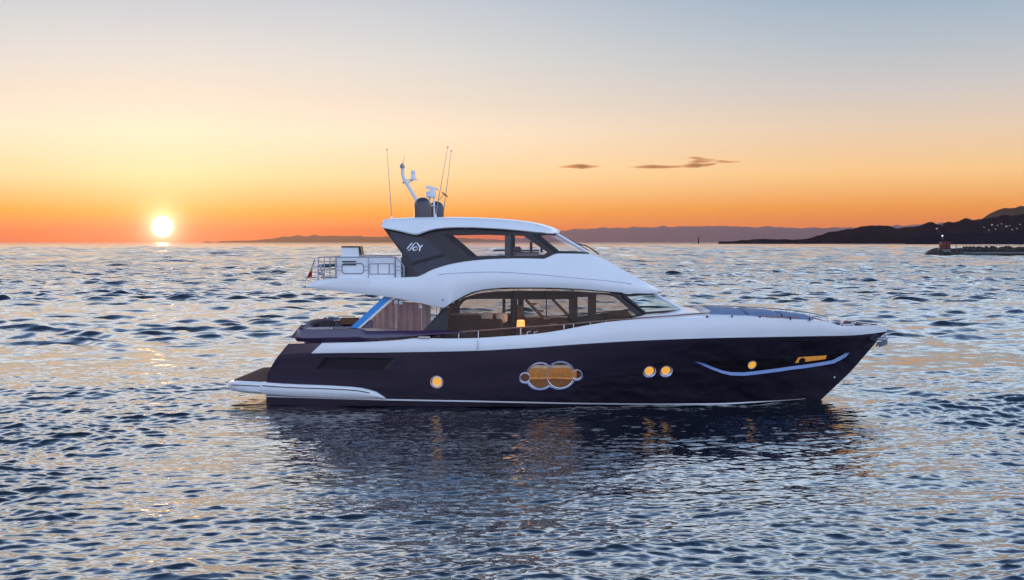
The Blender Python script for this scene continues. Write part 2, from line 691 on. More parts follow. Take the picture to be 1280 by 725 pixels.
# ------------------------------------------------------------------ hull
tr_k4 = Trace([(330, 446), (389, 442), (480, 441), (590, 439), (657, 435.5), (737, 430), (820, 425.7), (893, 423.3), (990, 421.3), (1062, 419.6), (1090, 417.2), (1110, 414.2)])
tr_k5 = Trace([(330, 430), (402, 429), (460, 427.5), (500, 425), (520, 423), (560, 423.4), (590, 423), (632, 420.5), (666, 418), (703, 412.8), (722, 409),
               (762, 402.5), (801, 399.2), (866, 398), (912, 397.2), (960, 398), (1000, 399.6), (1026, 401.2), (1044, 405.2), (1052, 408), (1075, 407.6), (1098, 407), (1110, 412.5)])
stem_px = [(1014, 512), (1029, 497), (1045, 481), (1062, 464), (1082, 441), (1101, 420), (1106, 416)]
stem = [P(p[0], p[1], 0.0) for p in stem_px]
stem_z = [p.z for p in stem][::1]
stem_x = [p.x for p in stem]
tran_px = [(334, 486), (337, 470), (345, 458), (355, 447), (364, 437), (373, 428.5)]
tran = [P(p[0], p[1], -2.3) for p in tran_px]


def stem_at(z):
    return interp(z, stem_z, stem_x)


def tran_at(z):
    return interp(z, [p.z for p in tran], [p.x for p in tran])


def bcurve(t, bm, t0, p, b0):
    if t < t0:
        return bm - (bm - b0) * ((t0 - t) / t0) ** 2
    return bm * max(0.0, 1 - ((t - t0) / (1 - t0)) ** p)


K4 = dict(bm=2.88, t0=0.45, p=2.7, b0=2.62)
K1 = dict(bm=2.58, t0=0.35, p=1.75, b0=2.40)
K0 = dict(bm=2.20, t0=0.35, p=1.6, b0=2.15)
K5 = dict(bm=2.82, t0=0.45, p=2.8, b0=2.63)
bow4 = P(1108, 415, 0.0)
bow5 = P(1109, 412.5, 0.0)
NT = 140
T_ = [1 - (1 - i / NT) ** 1.35 if False else (i / NT) for i in range(NT + 1)]
T_ = sorted(set([round(t, 5) for t in T_] + [0.975, 0.985, 0.9925, 0.9965, 0.999]))
LEV = [('k', -0.8), ('k', -0.25)] + [('m', w) for w in np.linspace(0, 1, 13)] + [('w', w) for w in (0.12, 0.4, 0.75, 1.0)]
Z1 = 0.02


def hull_pt(t, lev):
    kind, w = lev
    if kind == 'k':
        z = w
        xe = stem_at(max(z, stem_z[0])) - 0.5 * max(0, stem_z[0] - z)
        x = lerp(tran_at(0.2), xe, t)
        k = K0 if w > -0.5 else dict(K0, bm=0.5, b0=0.5)
        return Vector((x, -bcurve(t, **k), z))
    if kind == 'm':
        zb = lerp(Z1, bow4.z, w)
        xe = stem_at(zb) if w < 0.999 else bow4.x
        bb = bcurve(t, lerp(K1['bm'], K4['bm'], w ** 0.8), lerp(K1['t0'], K4['t0'], w), lerp(K1['p'], K4['p'], w ** 1.2), lerp(K1['b0'], K4['b0'], w))
        zs = lerp(Z1, 1.55, w)
        x = lerp(tran_at(zs), xe, t)
        z4 = zt_(tr_k4, min(x, bow4.x), -bcurve(t, **K4))
        return Vector((x, -bb, lerp(Z1, z4, w)))
    b4, b5 = bcurve(t, **K4), bcurve(t, **K5)
    x = lerp(tran_at(lerp(1.55, 1.95, w)), lerp(bow4.x, bow5.x, w), t)
    bb = lerp(b4, b5, w) + 0.03 * sin(pi * w) * (1 if t < .9 else (1 - t) * 10) * ss(.02, .12, t)
    z4, z5 = zt_(tr_k4, x, -b4), zt_(tr_k5, x, -b5)
    return Vector((x, -bb, lerp(z4, z5, w)))


XD = [-12, x_at(520, -2.8), x_at(700, -2.8), x_at(810, -2.8), x_at(860, -2.6), 14]


def deck_z(x, z5):
    return min(z5 - 0.10, interp(x, XD, [1.80, 1.80, 1.95, 2.35, 9, 9]))


rings, deck_rows = [], []
for t in T_:
    half = [hull_pt(t, l) for l in LEV]
    half[0].y = max(half[0].y, half[1].y)
    top = half[-1]
    inn = max(0.0, -top.y - 0.09)
    zd = deck_z(top.x, top.z)
    half.append(Vector((top.x - 0.01, -inn, top.z)))
    half.append(Vector((top.x - 0.02, -max(0, inn - 0.02), zd)))
    deck_rows.append((top.x - 0.02, max(0, inn - 0.02), zd))
    ring = half + [Vector((p.x, -p.y, p.z)) for p in reversed(half)]
    rings.append(ring)
mb = MB().loft(rings)
hull_raw = mb.mesh('hull', weld=0.0)
bvh_src = MB().loft(rings)
HB = BVHTree.FromPolygons([tuple(v) for v in bvh_src.v], bvh_src.f)


def hit(px, py):
    d = P(px, py, -2.5) - EYE_L
    d.normalize()
    loc, nor, i, dist = HB.ray_cast(EYE_L, d)
    if loc is None:
        loc, nor, i, dist = HB.find_nearest(P(px, py, -2.5))
    if nor.y > 0:
        nor = -nor
    return loc, nor


hull = bpy.data.objects.new('hull', hull_raw)
COL.objects.link(hull)
hull_raw.materials.append(M['hull'])
hull_raw.materials.append(M['chrome'])
hull_raw.materials.append(M['pane_dark'])
hull_raw.materials.append(M['stripe'])
hull.parent = yacht
cutters = []


def cutter(rings3, m):
    q = MB().loft(rings3)
    me = q.mesh('cut')
    me.materials.append(m)
    ob = bpy.data.objects.new('cut', me)
    COL.objects.link(ob)
    ob.parent = yacht
    cutters.append(ob)


def disc_frame(px, py):
    loc, n = hit(px, py)
    u = Vector((1, 0, 0))
    u = (u - n * u.dot(n)).normalized()
    v = n.cross(u)
    return loc, n, u, v


def circ(c, u, v, r, n=36):
    return [c + u * (r * cos(2 * pi * k / n)) + v * (r * sin(2 * pi * k / n)) for k in range(n)]


MPP = 42.9 / F      # metres per photo pixel on the near side


def porthole(px, py, rpx, m, over=(), lift=0.0, depth=0.085):
    """a round port in a funnel-shaped recess; `over` lists the circles whose frames lie on top of this one"""
    loc, n, u, v = disc_frame(px, py)
    ri = rpx * MPP
    ro = ri * 1.3 if rpx < 10 else ri + 2.2 * MPP
    e = 0.05
    cutter([circ(loc + n * e, u, v, ro + (ro - ri) * e / depth), circ(loc - n * depth, u, v, ri), circ(loc - n * (depth + 0.03), u, v, ri * 0.995)], M['chrome'])
    ring = circ(loc - n * (depth - 0.02 - lift), u, v, ri, 72)
    cen = [(disc_frame(a, c)[0], r * MPP) for a, c, r in over]
    keep = [all((Vector((p.x, 0, p.z)) - Vector((c.x, 0, c.z))).length > r for c, r in cen) for p in ring]
    rad = 0.018 if rpx < 10 else 0.023
    if all(keep):
        fr = MB().tube(ring, rad, 8, True)
    else:
        fr = MB()
        s0 = next(k for k in range(72) if keep[k] and not keep[k - 1])
        run = []
        for k in range(s0, s0 + 73):
            if keep[k % 72] and k < s0 + 72:
                run.append(ring[k % 72])
            else:
                if len(run) > 1:
                    fr.tube(run, rad, 8)
                run = []
    fr = fr.build('porthole', M['steel'], yacht)
    MB().prism(circ(loc - n * (depth - 0.006 - lift * .5), u, v, ri * 0.985), -n * 0.008).build('pane', m, fr)
    return fr


# the cluster of four round windows amidships
cl_, cr2, sl_, sr_ = (675.5, 470.7, 16.6), (700.5, 469.6, 17.2), (656.3, 472.4, 6.0), (720.8, 468.8, 6.2)
porthole(*cl_, M['cabin_pane'], (cr2, sl_), 0.0)
porthole(*cr2, M['cabin_pane'], (sr_,), 0.006)
porthole(*sl_, M['dim_pane'], (), 0.012)
porthole(*sr_, M['half_pane'], (), 0.012)
# round ports
for (px, py, r) in [(546, 477.5, 6.3), (812, 464.6, 6.4), (832.8, 464.2, 6.4)]:
    porthole(px, py, r, M['amber'])


def recess(outer, inner, depth, m, extra=0.0):
    n = len(outer)
    A = [hit(*p) for p in outer]
    nn = sum((a[1] for a in A), Vector((0, 0, 0))).normalized()
    Bp = [hit(*p)[0] for p in inner]
    r0 = [A[i][0] + nn * 0.06 + (A[i][0] - Bp[i]) * (0.06 / depth) for i in range(n)]
    r1 = [p - nn * depth for p in Bp]
    cutter([r0, r1] + ([[p - nn * extra for p in r1]] if extra else []), m)
    return r1, nn


# bow feature window: a long smoked recess over a sill with sky blue painted in
bow_out = [(868, 452.2), (880, 457.5), (893, 463), (902, 466.5), (913, 469.2), (930, 469.7), (960, 466.3), (990, 462), (1020, 458), (1043, 454), (1055, 447.6), (1062, 440.6),
           (1030, 443.5), (996, 446.2), (940, 449.6), (900, 451.4)]
bow_in = [(873, 452.7), (882, 455.6), (894, 460.8), (903, 463.9), (914, 466.2), (930, 466.6), (960, 463.2), (990, 458.9), (1020, 455), (1042, 451.2), (1053, 445.4), (1060, 440.9),
          (1030, 443.9), (996, 446.6), (940, 450.0), (900, 451.8)]
DB = 0.09
r1, nn = recess(bow_out, bow_in, DB, M['stripe'], 0.2)
tb_top = Trace([(873, 452.5), (900, 451.5), (940, 449.7), (996, 446.3), (1030, 443.6), (1060, 440.7)])
tb_bot = Trace([(873, 453.0), (882, 456), (894, 461.2), (903, 464.3), (914, 466.6), (930, 467), (960, 463.6), (990, 459.3), (1020, 455.4), (1042, 451.6), (1053, 445.8), (1060, 441.2)])


def bow_pt(px, py, lift=0.0):
    return hit(px, py)[0] - nn * (DB - 0.012 - lift)


rows = []
for px in np.linspace(873.5, 1059.5, 60):
    rows.append([bow_pt(px, lerp(tb_top(px) - .3, tb_bot(px) + .3, k / 6)) for k in range(7)])
bw = MB().loft(rows, closed=False).build('bow_window', M['pane_dark'], yacht)


def lit_patch(poly, name, m):
    q = MB().prism([bow_pt(px, py, .012) for px, py in poly], -nn * 0.008)
    return q.build(name, m, bw)


lit_patch([(995, 455.0), (999, 448.0), (1015, 446.8), (1034.5, 445.6), (1033, 450.0), (1014, 452.6)], 'lit_pane', M['amber_big'])


def port_circle(px, py, r, lift):
    c = bow_pt(px, py, lift)
    u = (Vector((1, 0, 0)) - nn * nn.x).normalized()
    return circ(c, u, nn.cross(u), r)


MB().prism(port_circle(1003.5, 452.2, .125, .022), -nn * .008).build('round_port', M['pane_dark'], bw)
MB().prism(port_circle(941, 457.2, .155, .02), -nn * .012).build('lit_pane', M['amber'], bw)
MB().tube(port_circle(941, 457.2, .165, .02), .018, 8, True).build('round_frame', M['greysteel'], bw)

# stern feature recess
st_out = [(394, 461), (405.5, 447), (495, 448.2), (482.5, 462.6)]
st_in = [(401, 459.6), (410.5, 448.4), (489.5, 449.4), (479.5, 460.8)]
r2, n2 = recess(st_out, st_in, 0.07, M['groove'])
MB().prism([p + n2 * 0.006 for p in r2], -n2 * 0.004).build('stern_window', M['pane_dark'], yacht)

for c in cutters:
    md = hull.modifiers.new('cut', 'BOOLEAN')
    md.operation = 'DIFFERENCE'
    md.solver = 'EXACT'
    md.object = c
    md.material_mode = 'TRANSFER'
bpy.context.view_layer.update()
dg = bpy.context.evaluated_depsgraph_get()
newme = bpy.data.meshes.new_from_object(hull.evaluated_get(dg), depsgraph=dg)
hull.modifiers.clear()
hull.data = newme
newme.name = 'hull'
newme.shade_smooth()
newme.set_sharp_from_angle(angle=radians(24))
for c in cutters:
    me = c.data
    bpy.data.objects.remove(c)
    bpy.data.meshes.remove(me)

# white upper band of the topsides, laid 6 mm proud of the dark hull
wr = []
for w in (0.03, 0.2, 0.4, 0.6, 0.8, 1.0):
    row = []
    x0 = lerp(P(389, 442, -2.62).x, P(403, 429, -2.6).x, w)
    for t in [0.0] + [u for u in T_ if u > 0.004]:
        p = hull_pt(t, ('w', w))
        row.append(p)
    # cut the aft end on a slant
    res = []
    for i, p in enumerate(row):
        if p.x >= x0:
            if not res and i > 0:
                q = row[i - 1]
                f = (x0 - q.x) / (p.x - q.x)
                res.append(q.lerp(p, f))
            res.append(p)
    wr.append(res)
n = min(len(r) for r in wr)
wr = [[r[0]] + r[len(r) - n + 1:] for r in wr]
wr.append([Vector((p.x, min(0.0, p.y + 0.10), p.z + 0.006)) for p in wr[-1]])
band = MB()
rows = [[Vector((p.x + (0.006 if j == n - 1 else 0), p.y - 0.008 * (i < 6), p.z + 0.004 * (i == 5))) for j, p in enumerate(r)] for i, r in enumerate(wr)]
band.loft(rows, closed=False)
band.mirror()
band.build('topside_band', M['white'], yacht, weld=0.0005)

# boot stripe just above the water
tr_boot = Trace([(320, 495.5), (482, 500.3), (590, 502.3), (757, 505.6), (840, 506.3), (900, 506.0), (951, 503.5), (1012, 498.5), (1030, 496.5)])
bs = MB()
rows = [[], []]
for t in T_:
    if t > 0.965:
        break
    for k, dz in ((0, 0.0), (1, 0.05)):
        x = hull_pt(t, ('m', 0.1)).x
        bb = -hull_pt(t, ('m', 0.06)).y
        z = zt_(tr_boot, x, -bb) + dz * (1 - 0.7 * ss(0.85, 0.96, t))
        w = min(1, max(0, (z - Z1) / 1.6))
        p = hull_pt(t, ('m', w))
        rows[k].append(Vector((p.x, p.y - 0.007, z)))
bs.loft(rows, closed=False)
bs.mirror()
bs.build('boot_stripe', M['white'], yacht)

# decks
dk = MB()
rows = []
for (x, hb, zd) in deck_rows:
    rows.append([Vector((x, y * hb, zd + 0.012 + 0.10 * ss(5.0, 7.0, x) * (1 - y * y) * min(1, hb / 1.5))) for y in (-1, -.75, -.5, -.25, 0, .25, .5, .75, 1)])
dk.loft(rows, closed=False)
dk.build('deck', M['white'], yacht)

# ------------------------------------------------------------------ swim platform and its side wings
tp = Trace([(283, 478.5), (290, 477), (325, 478.4), (352, 480), (442, 484), (470, 490), (482, 498.5)])
tb = Trace([(283, 482), (287, 486.5), (297, 490.5), (325, 493), (482, 499.3)])
rg = []
x0 = P(283.2, 480, -2.0).x
for i, x in enumerate([x0, x0 + .06, x0 + .16, x0 + .32, x0 + .6, x0 + 1.0, x0 + 1.5, x0 + 2.1]):
    hb = 2.62 * (1 - 0.30 * (max(0, 1 - (x - x0) / 0.75)) ** 2.6)
    zt, zb = zt_(tp, x, -hb), zt_(tb, x, -hb)
    zt = max(zt, zb + .03)
    half = [(x, 0, zb), (x, -hb + .12, zb), (x, -hb + .03, zb + .06 * (zt - zb) / .3), (x, -hb, lerp(zb, zt, .55)), (x, -hb + .03, zt - .02), (x, -hb + .08, zt)]
    rg.append(half + [(p[0], -p[1], p[2]) for p in reversed(half[1:])])
plat = MB().loft(rg).build('swim_platform', M['white'], yacht)
xz = [x0 + .3, x0 + .7, x0 + 1.2, x0 + 1.72]
rg = []
for x in xz:
    hb = (2.62 * (1 - 0.30 * (max(0, 1 - (x - x0) / 0.75)) ** 2.6)) - 0.28
    zt = zt_(tp, x, -2.6) + 0.012
    rg.append([(x, -hb, zt - .02), (x, -hb, zt + .012), (x, hb, zt + .012), (x, hb, zt - .02)])
MB().loft(rg).build('teak_deck', M['teak'], plat)
# wings
for sgn in (-1, 1):
    rg = []
    for px in (325.6, 352, 380, 410, 440, 452, 462, 470, 477, 481.5):
        y0 = -2.5
        x = x_at(px, -2.72)
        zt, zb = zt_(tp, x, -2.72), zt_(tb, x, -2.72)
        tt = (x - x_at(325, -2.7)) / (x_at(482, -2.7) - x_at(325, -2.7))
        bb = 2.62 + 0.14 * (1 - (2 * tt - 1) ** 2) ** .5 if tt < .5 else 2.76 - 0.06 * (2 * tt - 1) ** 2
        half = [(x, -2.2, zb), (x, -bb + .08, zb), (x, -bb, lerp(zb, zt, .3)), (x, -bb - .015, lerp(zb, zt, .55)), (x, -bb + .01, lerp(zb, zt, .9)), (x, -bb + .06, zt), (x, -2.2, zt)]
        rg.append([(p[0], p[1] * -sgn, p[2]) for p in half])
    wing = MB().loft(rg).build('side_wing', M['white'], yacht)
    g = []
    for px in np.linspace(327, 462, 20):
        x = x_at(px, -2.75)
        tt = (x - x_at(325, -2.7)) / (x_at(482, -2.7) - x_at(325, -2.7))
        bb = 2.62 + 0.14 * (1 - (2 * tt - 1) ** 2) ** .5 if tt < .5 else 2.76 - 0.06 * (2 * tt - 1) ** 2
        g.append((x, (bb + .012) * sgn, zt_(tp, x, -2.72) - .105))
    MB().tube(g, 0.016, 6).build('rubbing_strake', M['groove'], wing)
g = []
for k in range(24):
    px = 286 + k * 39 / 23
    x = x_at(px, -2.62)
    hb = 2.62 * (1 - 0.30 * (max(0, 1 - (x - x0) / 0.75)) ** 2.6)
    g.append((x, -hb - .002, zt_(tp, x, -hb) - .12))
MB().tube(g, 0.014, 6).build('rubbing_strake', M['groove'], plat)
# stern rail by the transom
MB().tube([P(349, 463, -1.9), P(352, 446, -1.9), P(360, 438, -1.9), P(371, 429, -1.95)], 0.016).build('boarding_rail', M['greysteel'], yacht)

# ------------------------------------------------------------------ aft cockpit coaming (dark U-shaped shelf)
tct = Trace([(361, 418.5), (366, 415), (376, 411.8), (385, 412), (408, 411.8), (449, 410.8), (456, 414.2), (520, 413.8), (548, 413), (572, 414.6), (584, 415.4)])
tcb = Trace([(361, 421), (370, 425), (376, 427.6), (420, 427.8), (470, 425.8), (495, 424), (540, 420), (570, 417.4), (584, 416)])
ring_list = []


def coam_ring(x, y, nx, ny, zt, zb, wid=.34):
    o = lambda d, z: Vector((x + nx * d, y + ny * d, z))
    zm = lerp(zb, zt, .36)
    return [o(-wid, zb), o(-.10, zb), o(-.0, zm - .02), o(.0, zm + .02), o(-.10, zt - .015), o(-.13, zt), o(-wid, zt)]


xs_ = [x_at(p, -2.8) for p in (583, 570, 550, 530, 500, 470, 457, 449, 430, 410, 395, 384)]
for x in xs_:
    bb = interp(x, [x_at(384, -2.8), x_at(470, -2.8), x_at(583, -2.8)], [2.72, 2.84, 2.80])
    wid = interp(x, [x_at(500, -2.8), x_at(583, -2.8)], [.34, .16])
    ring_list.append(coam_ring(x, -bb, 0, -1, zt_(tct, x, -bb), zt_(tcb, x, -bb), wid))
xc = x_at(384, -2.72)
xa = x_at(367, -2.3)
R_ = 0.48
zt0, zb0 = zt_(tct, xc, -2.72), zt_(tcb, x_at(376, -2.7), -2.7)
for a in (20, 45, 70, 90):
    ca, sa = cos(radians(a)), sin(radians(a))
    ring_list.append(coam_ring(xc - (xc - xa) * sa, -2.72 + R_ * (1 - ca), -sa, -ca, zt0, zb0))
for y in (-1.5, -0.6):
    ring_list.append(coam_ring(xa, y, -1, 0, zt0, zb0))
full = ring_list + [[Vector((p.x, -p.y, p.z)) for p in r] for r in reversed(ring_list)]
MB().loft(full).build('cockpit_coaming', M['aubergine'], yacht)
# transom door / dark slanted cap at the very stern
for sgn in (-1, 1):
    q = MB().prism([(xa - .10, sgn * 1.9, zb0 + .14), (xa + .30, sgn * 1.9, zt0 + .16), (xa + .36, sgn * 1.9, zt0 + .13), (xa + .0, sgn * 1.9, zb0 + .1)], (0, sgn * .5, 0))
    q.build('corner_fairing', M['aubergine'], yacht)

# ------------------------------------------------------------------ saloon glass
def b_sal(x, z):
    x7, x8 = x_at(690, -2.3), x_at(807, -2.2)
    return 2.44 - 0.07 * (z - 2.2) - 0.30 * max(0, (x - x7) / (x8 - x7)) ** 2


sal_out = smooth_loop([(555.5, 385), (565, 378.3), (576, 372.5), (593, 365), (613, 361.2), (641, 360), (680, 360), (717, 361)], 4, False)
sal_out += [(762, 364.4), (778, 368.6), (808, 391.8)]
sal_out += smooth_loop([(801, 393.8), (762, 401.2), (722, 408.2), (703, 412.6), (666, 418), (632, 421), (590, 424), (560, 424.4), (521, 423.6)], 3, False)
sal_out += [(530.5, 412.4)]
gl = panel(sal_out, [], b_sal, th=0.012, step=6)
near_glass = gl.build('saloon_window', M['glass_dark'], yacht)
far_glass = panel(sal_out, [], b_sal, th=0.012, step=6).flipped().build('saloon_window', M['glass_dark'], yacht)


def side_tube(pts, bf, r, step=5, closed=False, proud=0.01, sgn=-1):
    l = densify(pts, step, closed)
    q = []
    for p in l:
        s3 = side_pt(p[0], p[1], bf)
        q.append((s3.x, (s3.y - proud) * -sgn, s3.z))
    return MB().tube(q, r, 6, closed)


for fr, sg in ((near_glass, -1), (far_glass, 1)):
    side_tube(sal_out, b_sal, 0.028, 5, True, 0.005, sg).build('frame', M['black'], fr)
    for px in (641.5, 716.5):
        t0, t1 = (360, 419) if px < 700 else (361, 408)
        side_tube([(px, t0), (px, t1)], b_sal, 0.012, 20, False, 0.004, sg).build('mullion', M['black'], fr)
    # broad dark pillar ahead of the side glass
    panel([(762, 364.8), (778.5, 369.2), (808.5, 391.6), (797, 393.4), (790, 389)], [], b_sal, 0.05, 5, 0.016).__class__
    pl = panel([(761, 364.6), (777.5, 368.8), (808.5, 391.6), (795, 394)], [], b_sal, 0.05, 5, 0.016)
    (pl if sg < 0 else pl.flipped()).build('front_pillar', M['darkframe'], yacht)
    # black slanting end of the glass by the cockpit
    pl = panel([(555.5, 385), (560.5, 384), (560, 412.8), (530.8, 412.4)], [], b_sal, 0.04, 5, 0.014)
    (pl if sg < 0 else pl.flipped()).build('aft_pillar', M['black'], yacht)

# far-side lining of the saloon with its own openings
def b_lin(x, z):
    return b_sal(x, z) - 0.10


def far_to_near(pts, bf):
    """openings seen on the far wall, given as photo points, re-expressed as near-side photo points of the mirrored wall"""
    res = []
    for (px, py) in pts:
        y = 2.3
        for _ in range(5):
            x = x_at(px, y)
            z = z_at(py, x, y)
            y = bf(x, z)
        a, d = world(x, -y)
        res.append((640 + F * a / d, 303 + (H - z) * F / d))
    return res


holes_far = [
    [(573.5, 391.5), (574, 384), (580, 376.5), (585, 374), (628, 373.5), (628, 392)],
    [(631.8, 373.6), (638.2, 373.6), (638.2, 393), (631.8, 393)],
    [(646, 374), (648, 374), (648, 395), (646, 395)],
    [(654.6, 374.4), (711, 374), (711, 395.2), (654.6, 394.4)],
    [(722, 371.2), (734.6, 371), (734.6, 396), (722, 397)],
    [(745.2, 368.6), (763, 368.2), (776, 377), (790, 388), (770, 391.5), (745.2, 394.5)],
]
lin_out_far = [(560, 390), (566, 382), (578, 373), (596, 367), (620, 364.2), (650, 363.4), (717, 364), (760, 366.4), (772, 369), (797, 390), (780, 396), (740, 401), (700, 407), (640, 412), (556, 414)]
lin = panel(far_to_near(lin_out_far, b_lin), [far_to_near(h, b_lin) for h in holes_far], b_lin, th=0.05, step=4).flipped()
lin.build('saloon_lining', M['lining'], yacht)
# saloon floor and aft bulkhead
fx0, fx1 = x_at(545, -2), x_at(800, -2)
MB().prism([(fx0, -2.3, 1.86), (x_at(720, -2.3), -2.3, 1.86), (fx1, -1.9, 1.86), (fx1, 1.9, 1.86), (x_at(720, -2.3), 2.3, 1.86), (fx0, 2.3, 1.86)], (0, 0, .06)).build('saloon_floor', M['wood'], yacht)
for (a, c) in ((-2.25, -1.1), (1.1, 2.25)):
    q = MB().prism([(x_at(551, 0), a, 1.9), (x_at(551, 0), c, 1.9), (x_at(560, 0), c, 3.92), (x_at(560, 0), a, 3.92)], (.05, 0, 0))
    q.build('aft_bulkhead', M['wood'], yacht)

# ------------------------------------------------------------------ flybridge body
tft = Trace([(380.8, 358.8), (384, 356.8), (395, 350.2), (410, 348.8), (421, 348.4), (470, 347.3), (521, 346), (538.6, 337.7), (565, 329.8), (586, 326.3), (617, 323.8), (650, 323.0), (680, 323.6),
             (690, 319.0), (697, 317.0), (737.8, 317.6), (751, 322.2), (765, 329.6), (780, 338.5), (800, 350), (815, 358), (825.5, 363.2)])
tfb = Trace([(380.8, 359.6), (437.6, 366), (481, 371), (520, 377.8), (555.4, 384.8), (560, 381.6), (573, 373.8), (590, 365.4), (613, 361), (641, 359.6), (680, 359.7), (717, 361), (762, 364.6), (800, 367), (818, 367), (826, 364.6)])
tcr = Trace([(380, 359), (421, 349.5), (521, 347), (565, 341.6), (617, 340), (670, 343), (720, 347.5), (780, 353.5), (810, 360), (826, 364)])
rings = []
XF0, XF1 = x_at(381, -2.7), x_at(828, 0.0)
xn = x_at(690, -2.6)


def b_fly(x):
    if x > xn:
        return 2.62 * max(0.0, 1 - ((x - xn) / (XF1 - xn)) ** 3.2) ** 0.55
    return interp(x, [XF0, XF0 + .25, XF0 + .8, 0, xn], [2.45, 2.62, 2.72, 2.72, 2.62])


def b_sky(x, z):
    return 2.02 - 0.10 * (z - 5.0)


pxs = [381.2, 383, 387, 392, 398, 405, 415, 430, 445, 460, 475, 490, 505, 521, 527, 534, 541, 548, 553, 555.5, 558, 562, 567, 573, 580, 590, 602, 614, 628, 641, 655, 670, 680, 686, 691,
       697, 710, 724, 737, 744, 751, 758, 765, 773, 780, 790, 800, 808, 815, 820, 824, 826.5, 827.8]
for px in pxs:
    x = x_at(px, -2.6 if px < 700 else lerp(-2.6, 0, (px - 700) / 128))
    bb = max(0.02, b_fly(x))
    zt, zb, zc = zt_(tft, x, -bb), zt_(tfb, x, -bb), zt_(tcr, x, -bb)
    zt = max(zt, zb + .02)
    zc = min(max(zc, zb + .35 * (zt - zb)), zb + .85 * (zt - zb))
    ceil = max(zb, 3.93) if px < 780 else zb
    if px < 480:
        ceil = zb
    bt = bb - 0.05 - 0.35 * ss(521, 580, px) * (zt - zc)
    bt = max(0.01, bt)
    inn = min(.14, bt * .3)
    front = ss(733, 752, px)
    zf = lerp(min(zt - 0.02, 4.38), zt + 0.02, front) if px > 500 else zt - .03
    k = lambda v: max(0.0, v)
    half = [(x, 0, ceil), (x, -k(bb - .34), ceil), (x, -k(bb - .16), lerp(ceil, zb, .92)), (x, -k(bb - .10), zb), (x, -k(bb - .012), zb + .006), (x, -bb, min(zb + .03, zc)), (x, -bb - .015, lerp(zb, zc, .5)),
            (x, -bb, zc), (x, -bt, zt - .015), (x, -k(bt - .03), zt), (x, -k(bt - inn), lerp(zt, zf, .0)), (x, -k(bt - inn - .03), zf), (x, 0, zf)]
    rings.append(half + [(p[0], -p[1], p[2]) for p in reversed(half[1:-1])])
fly = MB().loft(rings).build('flybridge', M['white'], yacht, weld=0.0, sharp=28)
# fine crease between the two mouldings
cr = []
for px in np.linspace(548, 790, 50):
    x = x_at(px, -2.6)
    bb = b_fly(x)
    cr.append((x, -bb - .004, zt_(tcr, x, -bb)))
MB().tube(cr, 0.007, 6).build('moulding_seam', M['stripe'], fly)
MB().lathe((0, 0, 0), [(0.03, 0), (0.03, .01)], 12).v
p_ = P(553.2, 375, -2.745)
MB().prism(circ(p_, Vector((1, 0, 0)), Vector((0, 0, 1)), 0.03, 14), (0, .02, 0)).build('deck_light', M['bluesteel'], fly)

